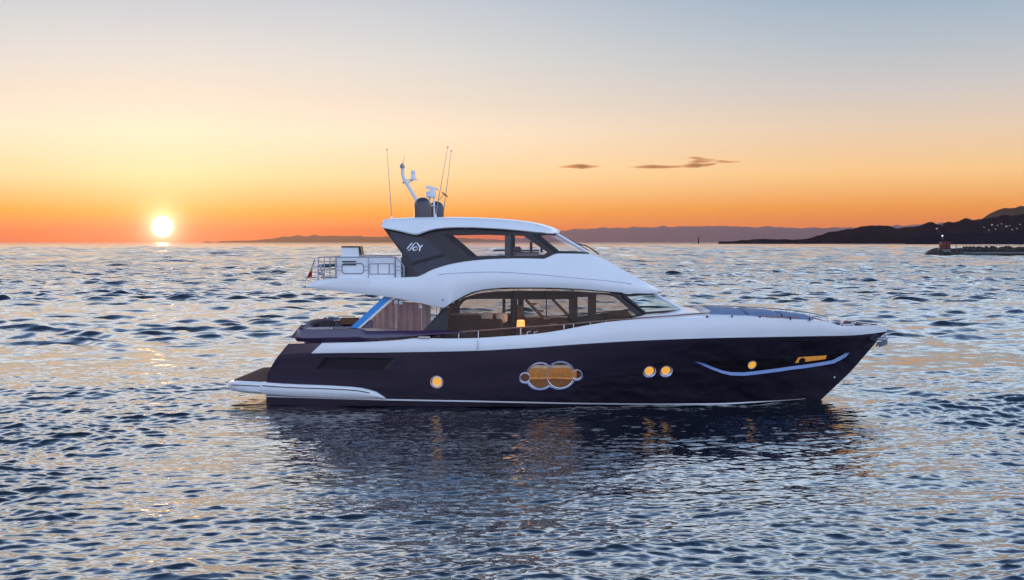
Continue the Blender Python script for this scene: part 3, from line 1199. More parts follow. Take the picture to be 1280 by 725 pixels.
# ------------------------------------------------------------------ skylounge: dark side panel with its window, hardtop, windshield
glass_hole = [(554.5, 293.4), (600, 292.8), (654, 294.4), (684, 315.2), (678, 319.6), (640, 320.4), (586.5, 321.5)]
side_out = [(478.6, 284.6), (502.3, 317), (503, 346.5), (521.5, 346.2)] + smooth_loop([(530, 341.5), (538.6, 338), (565, 330.2), (586, 326.9), (617, 324.4), (650, 324)], 3, False)[0:] + \
    [(680, 324.4), (691.5, 318), (698.6, 316.2), (668, 290.6), (643.5, 287.5), (617, 284), (590, 282.6), (563, 282.6), (546, 284), (534, 286.4), (519.5, 291), (499, 287)]
for sg in (-1, 1):
    pn = panel(side_out, [glass_hole], b_sky, th=0.05, step=4)
    pn = pn if sg < 0 else pn.flipped()
    fr = pn.build('skylounge_side', M['darkframe'], yacht)
    g = panel([(px, py) for px, py in glass_hole], [], b_sky, th=0.01, step=6, proud=-0.015)
    (g if sg < 0 else g.flipped()).build('side_glass', M['glass'], fr)
    # navy badge panel and the lower wedge under the dark groove
    q = panel([(483, 288.6), (518.5, 296), (536, 299.5), (553.5, 317), (516.2, 327.2)], [], b_sky, th=0.02, step=5, proud=0.018)
    badge = (q if sg < 0 else q.flipped()).build('badge_panel', M['navy'], fr)
    q = panel([(514.3, 332.4), (556, 320.4), (567, 329.2), (543, 336.2), (523, 345)], [], b_sky, th=0.02, step=5, proud=0.018)
    (q if sg < 0 else q.flipped()).build('lower_wedge', M['navy'], fr)
    q = panel([(514, 331.6), (516.3, 327.8), (553.8, 317.6), (556, 319.8)], [], b_sky, th=0.03, step=5, proud=0.022)
    (q if sg < 0 else q.flipped()).build('shadow_groove', M['groove'], fr)
    if sg < 0:
        # monogram: slanted double stroke, small c, tall Y
        def E(ix, iy):
            s3 = side_pt(495 + ix / 24.16, 295 + iy / 24.16, b_sky)
            return Vector((s3.x, s3.y - .024, s3.z))
        em = MB()
        def stroke(pts, r0):
            l = smooth_loop(pts, 6, False)
            for i in range(len(l) - 1):
                pass
            ctr = [E(p[0], p[1]) for p in l]
            rad = [p[2] * MPP / 24.16 for p in l]
            vs, fs = [], []
            for i, c in enumerate(ctr):
                d = (ctr[min(i + 1, len(ctr) - 1)] - ctr[max(i - 1, 0)]).normalized()
                w = Vector((d.z, 0, -d.x))
                vs += [c + w * rad[i], c - w * rad[i], c - w * rad[i] + Vector((0, .012, 0)), c + w * rad[i] + Vector((0, .012, 0))]
            for i in range(len(ctr) - 1):
                o = i * 4
                for k in range(4):
                    l2 = (k + 1) % 4
                    fs.append((o + k, o + l2, o + 4 + l2, o + 4 + k))
            fs += [(3, 2, 1, 0), tuple((len(ctr) - 1) * 4 + k for k in range(4))]
            em.add(vs, fs)
        stroke([(490, 205, 13), (440, 265, 17), (385, 330, 18), (335, 385, 18)], 0)
        stroke([(360, 425, 8), (415, 420, 14), (465, 365, 17), (520, 280, 16), (570, 220, 12), (610, 202, 8), (650, 215, 10)], 0)
        stroke([(640, 345, 16), (600, 325, 13), (545, 350, 17), (515, 395, 20), (545, 430, 17), (610, 420, 9), (665, 370, 6)], 0)
        stroke([(640, 210, 14), (670, 260, 22), (725, 340, 22), (718, 400, 20), (712, 455, 20)], 0)
        stroke([(800, 265, 18), (765, 310, 19), (728, 350, 18)], 0)
        em.build('monogram', M['emblem'], badge, recalc=True)

# front pillar posts inside the glass, seen dark
for sg in (-1, 1):
    q = panel([(631, 292), (638.5, 292), (638.5, 323), (631, 323)], [], lambda x, z: b_sky(x, z) - .06, th=0.03, step=8)
    (q if sg < 0 else q.flipped()).build('window_post', M['darkframe'], yacht)

# hardtop
trt = Trace([(477, 276.4), (484, 273.6), (500, 272.6), (520, 271.8), (565, 271.6), (617, 273.2), (643.5, 275.4), (669.6, 279.2), (688, 284.2), (695, 287), (699.2, 289.6)])
trb = Trace([(476.6, 285), (499, 289.2), (520, 293.6), (536, 288.6), (551.7, 285.6), (578, 284.6), (617, 286), (643.5, 288), (669.6, 290.6), (690, 292.2), (699.6, 290.8)])
rings = []
xh0, xh1 = x_at(600, -2.2), x_at(700.5, 0)
for px in [477, 478.5, 482, 490, 500, 508, 515, 519.8, 524, 530, 536, 545, 555, 570, 590, 610, 630, 645, 658, 668, 676, 683, 689, 693, 696.5, 698.6, 700.2]:
    x = x_at(px, -2.2 if px < 600 else lerp(-2.2, 0, (px - 600) / 100.5))
    bb = 2.2 * (max(0.0002, 1 - max(0, (x - xh0) / (xh1 - xh0)) ** 3.5)) ** .55
    zt, zb = zt_(trt, x, -bb), zt_(trb, x, -bb)
    zt = max(zt, zb + .015)
    zi = max(zb + .02, 6.02 if px > 524 else zb)
    zi = min(zi, zt - .01)
    k = lambda v: max(0.0, v)
    half = [(x, 0, zi), (x, -k(bb - .4), zi), (x, -k(bb - .22), zb + .005), (x, -k(bb - .03), zb), (x, -bb, zb + .03 * (zt - zb) / .35), (x, -k(bb - .03), lerp(zb, zt, .35)), (x, -k(bb - .16), lerp(zb, zt, .8)),
            (x, -k(bb - .30), zt - .03 * (zt - zb)), (x, -bb * .55, zt + .03), (x, 0, zt + .05)]
    rings.append(half + [(p[0], -p[1], p[2]) for p in reversed(half[1:-1])])
top = MB().loft(rings).build('hardtop', M['white'], yacht, sharp=40)


# windshields: raked, wrapped round in plan
def windshield(A, B, C, D, yA, yB, yC, name, m, rim):
    """A,B upper/lower photo points at the side pillar, C,D upper/lower at the middle panel"""
    a, c_ = P(*A, -yA), P(*C, -yC)
    b_, d_ = P(*B, -yB), P(*D, -yC)
    rows = []
    for i in range(9):
        t = i / 8
        col = []
        top_, bot = a.lerp(c_, t), b_.lerp(d_, t)
        bul = sin(pi * t) * .10
        for j in range(5):
            p = top_.lerp(bot, j / 4)
            p = p + Vector((.6, -.8, .2)) * bul
            col.append(p)
        rows.append(col)
    g = MB().loft(rows, closed=False)
    g.mirror()
    ce = [[Vector((p.x + .02 * k, p.y * (1 - k), p.z)) for p in rows[-1]] for k in (0, .5, 1, 1.5, 2)]
    g.loft(ce, closed=False)
    w = g.build(name, m, yacht, weld=0.001)
    # frames
    for sg in (1, -1):
        f = lambda L: [(p.x, p.y * sg, p.z) for p in L]
        MB().tube(f([r[0] for r in rows]), .045, 6).tube(f([r[-1] for r in rows]), .04, 6).tube(f(rows[0]), .05, 6).build('frame', M['black'], w)
        MB().tube(f([p + Vector((.02, 0, .02)) for p in rows[-1]]), .055, 8).build('centre_post', rim, w)
    return rows, w


wr_, wsh = windshield((779, 369.6), (806.5, 391.4), (816.5, 367.6), (854.5, 388.6), 2.24, 2.12, 0.75, 'main_windshield', M['glass_wind'], M['white'])
wk_, wsk = windshield((668.5, 292.6), (697.5, 316.2), (694, 292.6), (735.5, 316.8), 1.94, 1.98, 0.6, 'skylounge_windshield', M['glass'], M['white'])
# wipers
e0 = wk_[-1][2] + Vector((.04, .3, .03))
MB().tube([P(721, 304.6, -.3), P(733, 307.4, -.3), P(741, 312, -.3), P(749, 318.4, -.3)], .022, 6).tube([P(711, 299, -.5), P(724, 306, -.5), P(736, 313.4, -.5)], .014, 6).build('wiper', M['black'], wsk)

# ------------------------------------------------------------------ coachroof on the foredeck, sun pads, rails
tcc = Trace([(790, 394.5), (806, 392.6), (830, 390.6), (856, 388.8), (866, 388.2), (880, 387.6), (950, 390.2), (1000, 394.6), (1028, 399.4), (1042, 404)])
rings = []
for px in (790, 800, 812, 830, 845, 856, 866, 880, 900, 930, 960, 990, 1010, 1025, 1035, 1042):
    x = x_at(px, -1.5)
    bb = 2.18 * (max(0.01, 1 - max(0, (px - 800) / 248) ** 2.4)) ** .7
    zt = zt_(tcc, x, -bb * .6) - .13 * ss(862, 884, px)
    zb = zt - interp(px, [790, 830, 1042], [.5, .45, .2])
    half = [(x, 0, zb), (x, -bb - .05, zb), (x, -bb, zt - .08), (x, -bb + .08 * min(1, bb), zt - .01), (x, -bb * .5, zt + .03), (x, 0, zt + .04)]
    rings.append(half + [(p[0], -p[1], p[2]) for p in reversed(half[1:-1])])
MB().loft(rings).build('coachroof', M['white'], yacht)
for (p0, p1, wdt) in ((884, 930, 1.55), (931.5, 975, 1.42), (976.5, 1018, 1.15)):
    rings = []
    for i, u in enumerate((0, .04, .12, .88, .96, 1)):
        px = lerp(p0, p1, u)
        x = x_at(px, -1.0)
        bb = wdt - (.12 if u in (0, 1) else 0) - .10 * u
        hh = (.02, .10, .14, .14, .10, .02)[i]
        zt = zt_(tcc, x, -1.0) - .12
        half = [(x, 0, zt - .05), (x, -bb, zt - .05), (x, -bb, zt + hh * .6), (x, -bb + .06, zt + hh), (x, 0, zt + hh + .03)]
        rings.append(half + [(p[0], -p[1], p[2]) for p in reversed(half[1:-1])])
    MB().loft(rings).build('sun_pad', M['fabric'], yacht)
# backrest bolster at the aft end of the pads
rg = []
for y in (-1.5, -1.42, 0, 1.42, 1.5):
    r = .03 if abs(y) > 1.45 else .13
    c = P(877.5, 386.4, 0)
    rg.append([Vector((c.x + r * 1.6 * cos(a), y, c.z - .06 + r * sin(a))) for a in np.linspace(0, 2 * pi, 10, endpoint=False)])
MB().loft(rg).build('bolster', M['cream'], yacht)
bx = MB().box(P(897, 396.2, -1.95), (1.0, .25, .13), bev=.04)
bx.build('deck_locker', M['white'], yacht)
# grab rails over the pads, foredeck rails on both sides
for (a, c, y) in (((938, 391.6), (989, 393.4), -.9), ((945, 395.6), (999, 397.2), -1.55)):
    p0, p1 = P(*a, y), P(*c, y)
    MB().tube([p0, p0.lerp(p1, .5), p1], .022, 6).tube([p0, p0 - Vector((0, 0, .14))], .015, 6).tube([p1, p1 - Vector((0, 0, .14))], .015, 6).build('grab_rail', M['woodrail'], yacht)
rl = [P(854, 382.6, 2.2), P(888, 382.2, 2.25), P(934, 383.8, 2.2), P(982, 387, 2.0), P(1012, 391, 1.65), P(1034, 396.4, 1.2)]
q = MB().tube(smooth_loop([tuple(p) for p in rl], 5, False), .018, 6)
for p in rl:
    q.tube([p, p - Vector((0, 0, .34))], .014, 6)
q.build('foredeck_rail', M['greysteel'], yacht)
for px in (884, 915, 950, 988, 1012):
    p = P(px, tr_k5(px) - 3.2, -2.1 if px < 1000 else -1.7)
    MB().tube([p, p - Vector((0, 0, .12))], .03, 8).build('rail_socket', M['black'], yacht)
# bow fittings: windlass, cleats, rollers
for i, (px, py, y, hh) in enumerate(((1034, 400.5, .4, .2), (1052, 401, -.35, .28), (1067, 403, .35, .25))):
    p = P(px, py, y)
    MB().lathe((p.x, p.y, p.z - hh), [(.10, 0), (.10, .05), (.05, .08), (.05, hh - .06), (.085, hh - .05), (.085, hh)], 14).build('windlass', M['steel'], yacht)
for (px, y) in ((1060, -.75), (1083, -.38), (1083, .38)):
    p = P(px, 405.4, y)
    MB().tube([p + Vector((-.16, 0, 0)), p + Vector((.16, 0, 0))], .022, 6).tube([p + Vector((-.05, 0, -.12)), p + Vector((-.05, 0, 0))], .02, 6).tube([p + Vector((.05, 0, -.12)), p + Vector((.05, 0, 0))], .02, 6).build('cleat', M['steel'], yacht)
pr = [P(1044, 400.4, .9), P(1060, 402, .75), P(1080, 404, .45), P(1096, 406, .15)]
MB().tube(pr, .018, 6).build('bow_rail', M['woodrail'], yacht)
# anchor under the stem
an = MB()
a0 = P(1095, 424, 0)
an.tube([a0 + Vector((-.25, 0, .05)), a0 + Vector((.38, 0, -.02))], .05, 8)
for sg in (-1, 1):
    an.prism([a0 + Vector((.02, 0, -.10)), a0 + Vector((.42, 0, -.04)), a0 + Vector((.34, .26 * sg, -.16)), a0 + Vector((.05, .22 * sg, -.26))], (0, 0, -.035))
an.prism([a0 + Vector((.30, -.03, .22)), a0 + Vector((.44, -.03, .0)), a0 + Vector((.38, -.03, -.08)), a0 + Vector((.22, -.03, .10))], (0, .06, 0))
an.build('anchor', M['greysteel'], yacht)
p = P(1043, 471.3, 0)
l_, n_ = hit(1043, 471.3)
MB().prism(circ(l_ + n_ * .01, Vector((1, 0, 0)), Vector((0, 0, 1)), .035, 12), -n_ * .02).build('through_hull_fitting', M['steel'], yacht)

# side-deck handrail, both sides
hr = Trace([(570.6, 415), (600, 413.2), (646.5, 409.6), (705.6, 405.6), (759, 400.6), (801, 397.4), (840, 394.6), (880, 391.6), (887, 391.4)])
for sg in (-1, 1):
    pts = []
    for px in np.linspace(570.6, 886, 40):
        yb = -2.62 + .5 * ss(760, 886, px)
        p = P(px, hr(px), yb)
        pts.append((p.x, p.y * -sg, p.z))
    rail = MB().tube(pts, .024, 8).build('side_handrail', M['woodrail'], yacht)
    for px in (573.4, 598, 651, 705, 717, 738, 758):
        yb = -2.62 + .5 * ss(760, 886, px)
        p = P(px, hr(px), yb)
        z5 = zt_(tr_k5, p.x, -2.7)
        MB().tube([(p.x, p.y * -sg, p.z), (p.x, p.y * -sg, min(z5 - .02, p.z - .08))], .02, 8).build('stanchion', M['steel'], rail)
# bulwark gate lines
for px in (597,):
    MB().box(P(px, 431, -2.895) + Vector((0, 0, 0)), (.012, .02, .36)).build('gate_seam', M['stripe'], yacht)
p0 = P(530, 423.2, -2.8)
MB().box((p0.x, p0.y + .02, p0.z + .035), (.42, .14, .07), bev=.02).build('fairlead', M['cream'], yacht)
for px in (659, 668):
    p = P(px, 418.6, -2.72)
    MB().tube([p, p + Vector((0, 0, .1)), p + Vector((.12, 0, .12))], .018, 6).build('cleat', M['steel'], yacht)

# ------------------------------------------------------------------ cockpit: pillar, clear enclosure, furniture
for sg in (-1, 1):
    out_ = [(437.5, 409.5), (480, 370.8), (489.5, 372), (447, 410)]
    bfp = lambda x, z: 2.52
    q = panel(out_, [], bfp, .16, 8)
    pil = (q if sg < 0 else q.flipped()).build('slanted_pillar', M['bluesteel'], yacht)
    q = panel([(447.3, 410), (489.8, 372), (492.2, 372.4), (450, 410.4)], [], bfp, .10, 8, .01)
    (q if sg < 0 else q.flipped()).build('pillar_trim', M['white'], pil)
    q = panel([(450.3, 410.4), (492.5, 372.6), (555, 385), (531, 412.6), (456, 413.6)], [], lambda x, z: 2.48, .006, 8)
    vin = (q if sg < 0 else q.flipped()).build('clear_enclosure', M['vinyl'], yacht)
    for px in (527, 495):
        t0 = interp(px, [492, 555], [373, 385])
        side_tube([(px, t0), (px, 413)], lambda x, z: 2.49, .012, 12, False, .0, sg).build('zip_seam', M['cream'], vin)
    for px in (495, 501, 526):
        t0 = interp(px, [492, 555], [374.5, 386])
        s3 = side_pt(px, t0 + 2, lambda x, z: 2.5)
        MB().box((s3.x, s3.y * -sg - .01, s3.z), (.12, .03, .14), bev=.01).build('enclosure_clip', M['white_metal'], vin)

# cockpit floor
MB().prism([(x_at(388, 0), -2.4, 1.70), (x_at(556, 0), -2.4, 1.70), (x_at(556, 0), 2.4, 1.70), (x_at(388, 0), 2.4, 1.70)], (0, 0, .13)).build('cockpit_floor', M['teak'], yacht)


def local_thing(name, label, cat, base, group=None):
    wx, wy = world(base[0], base[1])
    t = empty(name, (wx, wy, base[2]), YAW)
    tag(t, label, cat, group)
    return t


def hang(mb_, name, m, parent, base):
    return mb_.build(name, m, parent, off=tuple(base))


# aft sofa, curved along the stern
base = (x_at(402, 0), 0.0, 1.83)
t = local_thing('cockpit_sofa', 'grey lilac curved sofa along the stern of the open aft cockpit', 'sofa', base)
bk = []
for i in range(13):
    a = pi * i / 12
    y = -2.1 * cos(a)
    x = base[0] - 0.62 * sin(a) ** .6 + .28
    h_ = lerp(2.62, 2.88, sin(a) ** .5)
    tx = Vector((cos(a) * -.6, sin(a), 0)).normalized() if i not in (0, 12) else Vector((1, 0, 0))
    bk.append([Vector((x - .10, y, 1.85)), Vector((x - .12, y, h_ - .05)), Vector((x - .06, y, h_)), Vector((x + .05, y, h_)), Vector((x + .12, y, h_ - .06)), Vector((x + .14, y, 1.85))])
hang(MB().loft(bk), 'backrest', M['grey_fabric'], t, base)
hang(MB().box((base[0] + .45, 0, 2.08), (.75, 3.6, .42), bev=.07), 'seat', M['grey_fabric'], t, base)
hang(MB().box((base[0] + .45, 0, 1.85), (.70, 3.5, .06)), 'plinth', M['wood'], t, base)
rlp = [P(417, 400, 1.7), P(423, 395.4, 1.7), P(443, 395.2, 1.7)]
MB().tube(rlp, .018, 6).tube([rlp[2], rlp[2] - Vector((0, 0, .4))], .014, 6).build('cockpit_rail', M['greysteel'], yacht)
MB().box(P(438, 401.6, 1.9), (.75, .5, .30), bev=.05).build('side_locker', M['wood'], yacht)
q = MB()
for k in range(8):
    p = P(386 + k * 4.0, 410.6, -2.55)
    q.box(p, (.075, .08, .06), bev=.012)
q.build('coaming_vent', M['cream'], yacht)
MB().tube([P(378, 410, -2.5), P(402, 409.2, -2.5), P(440, 408.8, -2.5)], .02, 6).build('coaming_rail', M['greysteel'], yacht)
# cockpit table and aft curtain
base = (x_at(470, 0), 0.1, 1.83)
t = local_thing('cockpit_table', 'dark wooden dining table in the covered aft cockpit', 'table', base)
hang(MB().box((base[0], .1, 2.50), (1.5, 1.3, .06), bev=.02), 'tabletop', M['wood'], t, base)
hang(MB().lathe((base[0], .1, 1.83), [(.30, 0), (.28, .03), (.07, .06), (.07, .6), (.2, .64)], 16), 'pedestal', M['steel'], t, base)
# russet curtain at the far side
rows = []
for i in range(40):
    px = lerp(466, 538, i / 39)
    w = .05 * sin(i * 1.35) + .03 * sin(i * .7)
    ztop = P(px, interp(px, [466, 490, 538], [397, 376, 380]), 2.2).z
    x = x_at(px, 2.2)
    rows.append([Vector((x, 2.2 + w, 1.83)), Vector((x, 2.2 + w, ztop)), Vector((x, 2.23 + w, ztop)), Vector((x, 2.23 + w, 1.83))])
base = (x_at(500, 2.2), 2.2, 1.83)
t = hang(MB().loft(rows), 'curtain', M['red_curtain'], None, base)
wx, wy = world(base[0], base[1])
t.location = (wx, wy, base[2])
t.rotation_euler = (0, 0, YAW)
tag(t, 'russet pleated curtain drawn along the far side of the aft cockpit', 'curtain')

# ------------------------------------------------------------------ saloon furniture
zf = 1.92


def block(px0, px1, py, y, dep, name, label, cat, m, parts):
    x0_, x1_ = x_at(px0, y), x_at(px1, y)
    z1 = z_at(py, (x0_ + x1_) / 2, y)
    base = ((x0_ + x1_) / 2, y + dep / 2, zf)
    t = local_thing(name, label, cat, base)
    return t, base, x0_, x1_, z1


# galley cabinet along the far side
t, base, xa_, xb_, z1 = block(562, 640, 392.8, 1.55, .6, 'galley_cabinet', 'long walnut cabinet with pale top along the far saloon windows', 'cabinet', M['wood'], None)
hang(MB().box((base[0], base[1], (zf + z1 - .05) / 2), (xb_ - xa_, .58, z1 - .05 - zf), bev=.01), 'carcass', M['wood'], t, base)
hang(MB().box((base[0], base[1], z1 - .02), (xb_ - xa_ + .04, .64, .045), bev=.01), 'worktop', M['cream'], t, base)
for k in range(4):
    w_ = (xb_ - xa_) / 4
    hang(MB().box((xa_ + w_ * (k + .5), base[1] - .305, (zf + z1) / 2), (w_ - .04, .03, (z1 - zf) * .72), bev=.008), 'door', M['wood'], t, base)
# near sofa with backrest to the window
t, base, xa_, xb_, z1 = block(556, 628, 398.5, -1.7, .8, 'saloon_sofa', 'brown upholstered sofa seen through the aft saloon window', 'sofa', M['brown_fabric'], None)
hang(MB().box((base[0], -1.65, (zf + z1) / 2 + .1), (xb_ - xa_, .22, z1 - zf - .2), bev=.07), 'backrest', M['brown_fabric'], t, base)
hang(MB().box((base[0], -1.1, zf + .26), (xb_ - xa_, .85, .34), bev=.07), 'seat', M['brown_fabric'], t, base)
for xx in (xa_ + .1, xb_ - .1):
    hang(MB().box((xx, -1.2, zf + .36), (.2, .9, .5), bev=.06), 'armrest', M['brown_fabric'], t, base)
for i, (px, py) in enumerate(((608.5, 396.8), (627, 397.4))):
    p = P(px, py, -1.45)
    c = local_thing('throw_pillow', ('cream throw pillow in the middle of the saloon sofa back' if i == 0 else 'cream throw pillow at the forward end of the saloon sofa'), 'pillow', (p.x, p.y, p.z - .2), 'pillows on the saloon sofa')
    q = MB()
    rg = []
    for k, (s_, yy) in enumerate(((.5, -.06), (.9, -.035), (1, 0), (.9, .035), (.5, .06))):
        rg.append([Vector((s_ * .2 * cos(a) * (1 + .25 * abs(sin(2 * a))), yy, .2 + s_ * .17 * sin(a) * (1 + .25 * abs(sin(2 * a))))) for a in np.linspace(0, 2 * pi, 16, endpoint=False)])
    q.loft(rg)
    q.build('cover', M['cream'], c)
    MB().tube([rg[2][k] for k in range(16)], .006, 5, True).build('piping', M['brown_fabric'], c)
# tall dividing cabinet
t, base, xa_, xb_, z1 = block(638.5, 654, 375, .7, .7, 'tall_cabinet', 'tall dark walnut cabinet dividing the saloon', 'cabinet', M['wood'], None)
hang(MB().box((xa_ + .11, base[1], (zf + z1) / 2), (.22, .6, z1 - zf), bev=.015), 'carcass', M['darkframe'], t, base)
hang(MB().box((xb_ - .14, base[1] + .1, (zf + z1) / 2 - .1), (.22, .4, z1 - zf - .2), bev=.015), 'side_unit', M['wood'], t, base)
# dining sideboard further forward
t, base, xa_, xb_, z1 = block(656, 716, 396.8, 1.4, .7, 'sideboard', 'low brown sideboard beneath the saloon staircase', 'sideboard', M['wood'], None)
hang(MB().box((base[0], base[1], (zf + z1 - .04) / 2), (xb_ - xa_, .7, z1 - .04 - zf), bev=.015), 'carcass', M['wood'], t, base)
hang(MB().box((base[0], base[1], z1 - .018), (xb_ - xa_ + .03, .74, .04), bev=.01), 'top', M['wood'], t, base)
for k in range(3):
    w_ = (xb_ - xa_) / 3
    hang(MB().box((xa_ + w_ * (k + .5), base[1] - .365, (zf + z1) / 2), (w_ - .04, .03, (z1 - zf) * .72), bev=.008), 'door', M['wood'], t, base)
# helm seat / chairs silhouettes forward
for i, (px, py, lab) in enumerate(((713, 395, 'dark round-backed helm chair behind the forward saloon window'),)):
    p = P(px, py, -.2)
    base = (p.x, p.y, zf)
    t = local_thing('helm_chair', lab, 'chair', base)
    hang(MB().box((p.x - .05, p.y, p.z - .35), (.16, .6, .7), bev=.07), 'backrest', M['black'], t, base)
    hang(MB().box((p.x + .25, p.y, p.z - .75), (.6, .6, .16), bev=.06), 'seat', M['black'], t, base)
    hang(MB().lathe((p.x + .2, p.y, zf), [(.25, 0), (.22, .03), (.06, .05), (.06, max(.1, p.z - .82 - zf))], 14), 'pedestal', M['steel'], t, base)
# dashboard under the windshield
rg = []
for y in (-1.9, -1.8, 0, 1.8, 1.9):
    xo = .35 * (1 - (y / 1.9) ** 2)
    a, c = P(757, 396, 0), P(800, 390, 0)
    rg.append([Vector((a.x + xo, y, zf)), Vector((a.x + xo, y, a.z - .1)), Vector((a.x + .3 + xo, y, a.z + .12)), Vector((c.x + xo * 1.5, y, c.z - .05)), Vector((c.x + xo * 1.5, y, zf))])
MB().loft(rg).build('dashboard', M['brown_fabric'], yacht)

# staircase to the flybridge
st = MB()
yy = .95
L1 = [P(657, 374.5, yy), P(686, 404.5, yy)]
L2 = [P(690, 373.5, yy + .1), P(716, 400, yy + .1)]
stairs = MB()
for L in (L1, L2):
    d = (L[1] - L[0]).normalized()
    w = Vector((-d.z, 0, d.x)) * .055
    stairs.prism([L[0] + w, L[1] + w, L[1] - w, L[0] - w], (0, .06, 0))
stairs = stairs.build('staircase', M['wood'], yacht)
for (px, py) in ((666.5, 379.6), (675.3, 388.2), (684, 396.5), (691.5, 404.4)):
    p = P(px, py, yy)
    MB().box((p.x, p.y - .35, p.z), (.28, .75, .06), bev=.02).build('tread', M['cream'], stairs)
q = MB()
for k in range(5):
    a, c = P(668 + k * 4.2, 373.5, yy + .1), P(692 + k * 4.2, 397, yy + .1)
    q.tube([a, c], .007, 5)
q.tube([P(683, 374, yy + .12), P(683, 398, yy + .12)], .03, 6)
q.build('balustrade', M['greysteel'], stairs)

# table lamp, lit
p = P(651, 408, -1.9)
base = (p.x, p.y, zf)
st_ = local_thing('side_table', 'small dark side table carrying the lit lamp in the saloon', 'table', base)
hang(MB().lathe(base, [(.2, 0), (.2, .03), (.04, .05), (.04, p.z - .30 - zf), (.28, p.z - .28 - zf), (.28, p.z - .25 - zf)], 18), 'stand', M['black'], st_, base)
base = (p.x, p.y, p.z - .249)
lt = local_thing('table_lamp', 'lit amber table lamp glowing behind the saloon glass', 'lamp', base)
hang(MB().lathe(base, [(.08, 0), (.08, .02), (.02, .04), (.02, .2)], 14), 'lamp_base', M['steel'], lt, base)
hang(MB().lathe((base[0], base[1], base[2] + .2), [(.15, 0), (.152, .02), (.135, .25), (.13, .27)], 20), 'lamp_shade', M['shade'], lt, base)
pl = bpy.data.lights.new('lamp_bulb', 'POINT')
pl.energy = 14
pl.color = (1.0, .55, .2)
pl.shadow_soft_size = .16
plo = bpy.data.objects.new('lamp_bulb', pl)
COL.objects.link(plo)
plo.parent = lt
plo.location = (0, 0.1, .62)

# ------------------------------------------------------------------ skylounge interior
p = P(640, 313, .4)
base = (p.x, p.y, 4.36)
t = local_thing('helm_console', 'dark upper helm console with flat top inside the skylounge', 'console', base)
a, c = P(617, 313.2, .1), P(674, 312.6, .1)
hang(MB().box(((a.x + c.x) / 2, .2, a.z), (c.x - a.x, .8, .055), bev=.015), 'desk_top', M['black'], t, base)
a2 = P(644, 316, .2)
hang(MB().box(((a2.x + c.x) / 2, .3, (4.36 + a.z - .05) / 2), (c.x - a2.x, .7, a.z - .05 - 4.36), bev=.03), 'pedestal', M['lining'], t, base)
for px in (664, 677):
    s3 = P(px, 306, .5)
    hang(MB().box((s3.x, .4, s3.z - .08), (.09, .5, .40), bev=.01), 'screen', M['black'], t, base)
p = P(650, 306, .9)
base = (p.x, p.y, 4.36)
t = local_thing('upper_helm_seat', 'purple grey helm seat behind the skylounge window', 'seat', base)
hang(MB().box((p.x - .1, p.y, 5.2), (.30, .7, .85), bev=.08), 'backrest', M['grey_fabric'], t, base)
hang(MB().box((p.x + .2, p.y, 4.78), (.65, .7, .18), bev=.06), 'seat', M['grey_fabric'], t, base)
hang(MB().lathe((p.x + .15, p.y, 4.36), [(.22, 0), (.2, .03), (.06, .05), (.06, .36)], 12), 'pedestal', M['steel'], t, base)

# ------------------------------------------------------------------ flybridge aft deck: bar units, rails, flag
p0, p1 = P(421.5, 322.2, -2.1), P(494, 322.2, -2.1)
zd = 4.40
bar = MB().box(((p0.x + p1.x) / 2 - .0, -1.85, (zd - .05 + p0.z) / 2), (p1.x - p0.x, .55, p0.z - zd + .05), bev=.03).build('bar_unit', M['white'], yacht)
e1 = P(501, 323, -2.1)
MB().box(((p1.x + e1.x) / 2 + .01, -1.85, (zd + e1.z) / 2), (e1.x - p1.x - .02, .5, e1.z - zd + .06), bev=.02).build('end_unit', M['white'], bar)
# framed doors on the units
def frame_rect(a, c, r=.018, y=-2.135, rd=4.0):
    x0_, y0_, x1_, y1_ = a[0], a[1], c[0], c[1]
    pts = []
    for (cx, cy, s0) in ((x0_ + rd, y0_ + rd, 180), (x1_ - rd, y0_ + rd, 270), (x1_ - rd, y1_ - rd, 0), (x0_ + rd, y1_ - rd, 90)):
        for k in range(5):
            an_ = radians(s0 + 22.5 * k)
            pts.append(P(cx + rd * cos(an_), cy + rd * sin(an_), y))
    return MB().tube(pts, r, 6, True)


frame_rect((427.6, 329.2), (454.6, 342), .02).build('panel_frame', M['greysteel'], bar)
for (x0_, x1_) in ((461.6, 472.6), (472.6, 486.6), (486.6, 493)):
    frame_rect((x0_, 329.6), (x1_, 342.6), .013, rd=.6).build('panel_frame', M['greysteel'], bar)
for yy_ in (327, 331):
    MB().tube([P(427.5, yy_, -2.14), P(445, yy_, -2.14)], .022, 6).build('pull_handle', M['darkframe'], bar)
# raised grill cover
q = MB().prism([P(425.3, 322, -2.0), P(427.2, 309, -2.0), P(448, 309, -2.0), P(448.8, 322, -2.0)], (0, .5, 0))
gr = q.build('raised_cover', M['white'], yacht)
MB().prism([P(426.6, 309.2, -2.03), P(426.9, 307.6, -2.03), P(450.2, 307.6, -2.03), P(452.2, 318.8, -2.03), P(450.4, 318.8, -2.03), P(448.4, 309.2, -2.03)], (0, .56, 0)).build('cover_trim', M['darkframe'], gr)

# railing around the aft fly deck
def rail_post(px, t0, t1, y, r=.019, name='post', parent=None):
    a = P(px, t0, y)
    c = P(px, t1, y)
    return MB().tube([a, c], r, 8).build(name, M['greysteel'], parent)


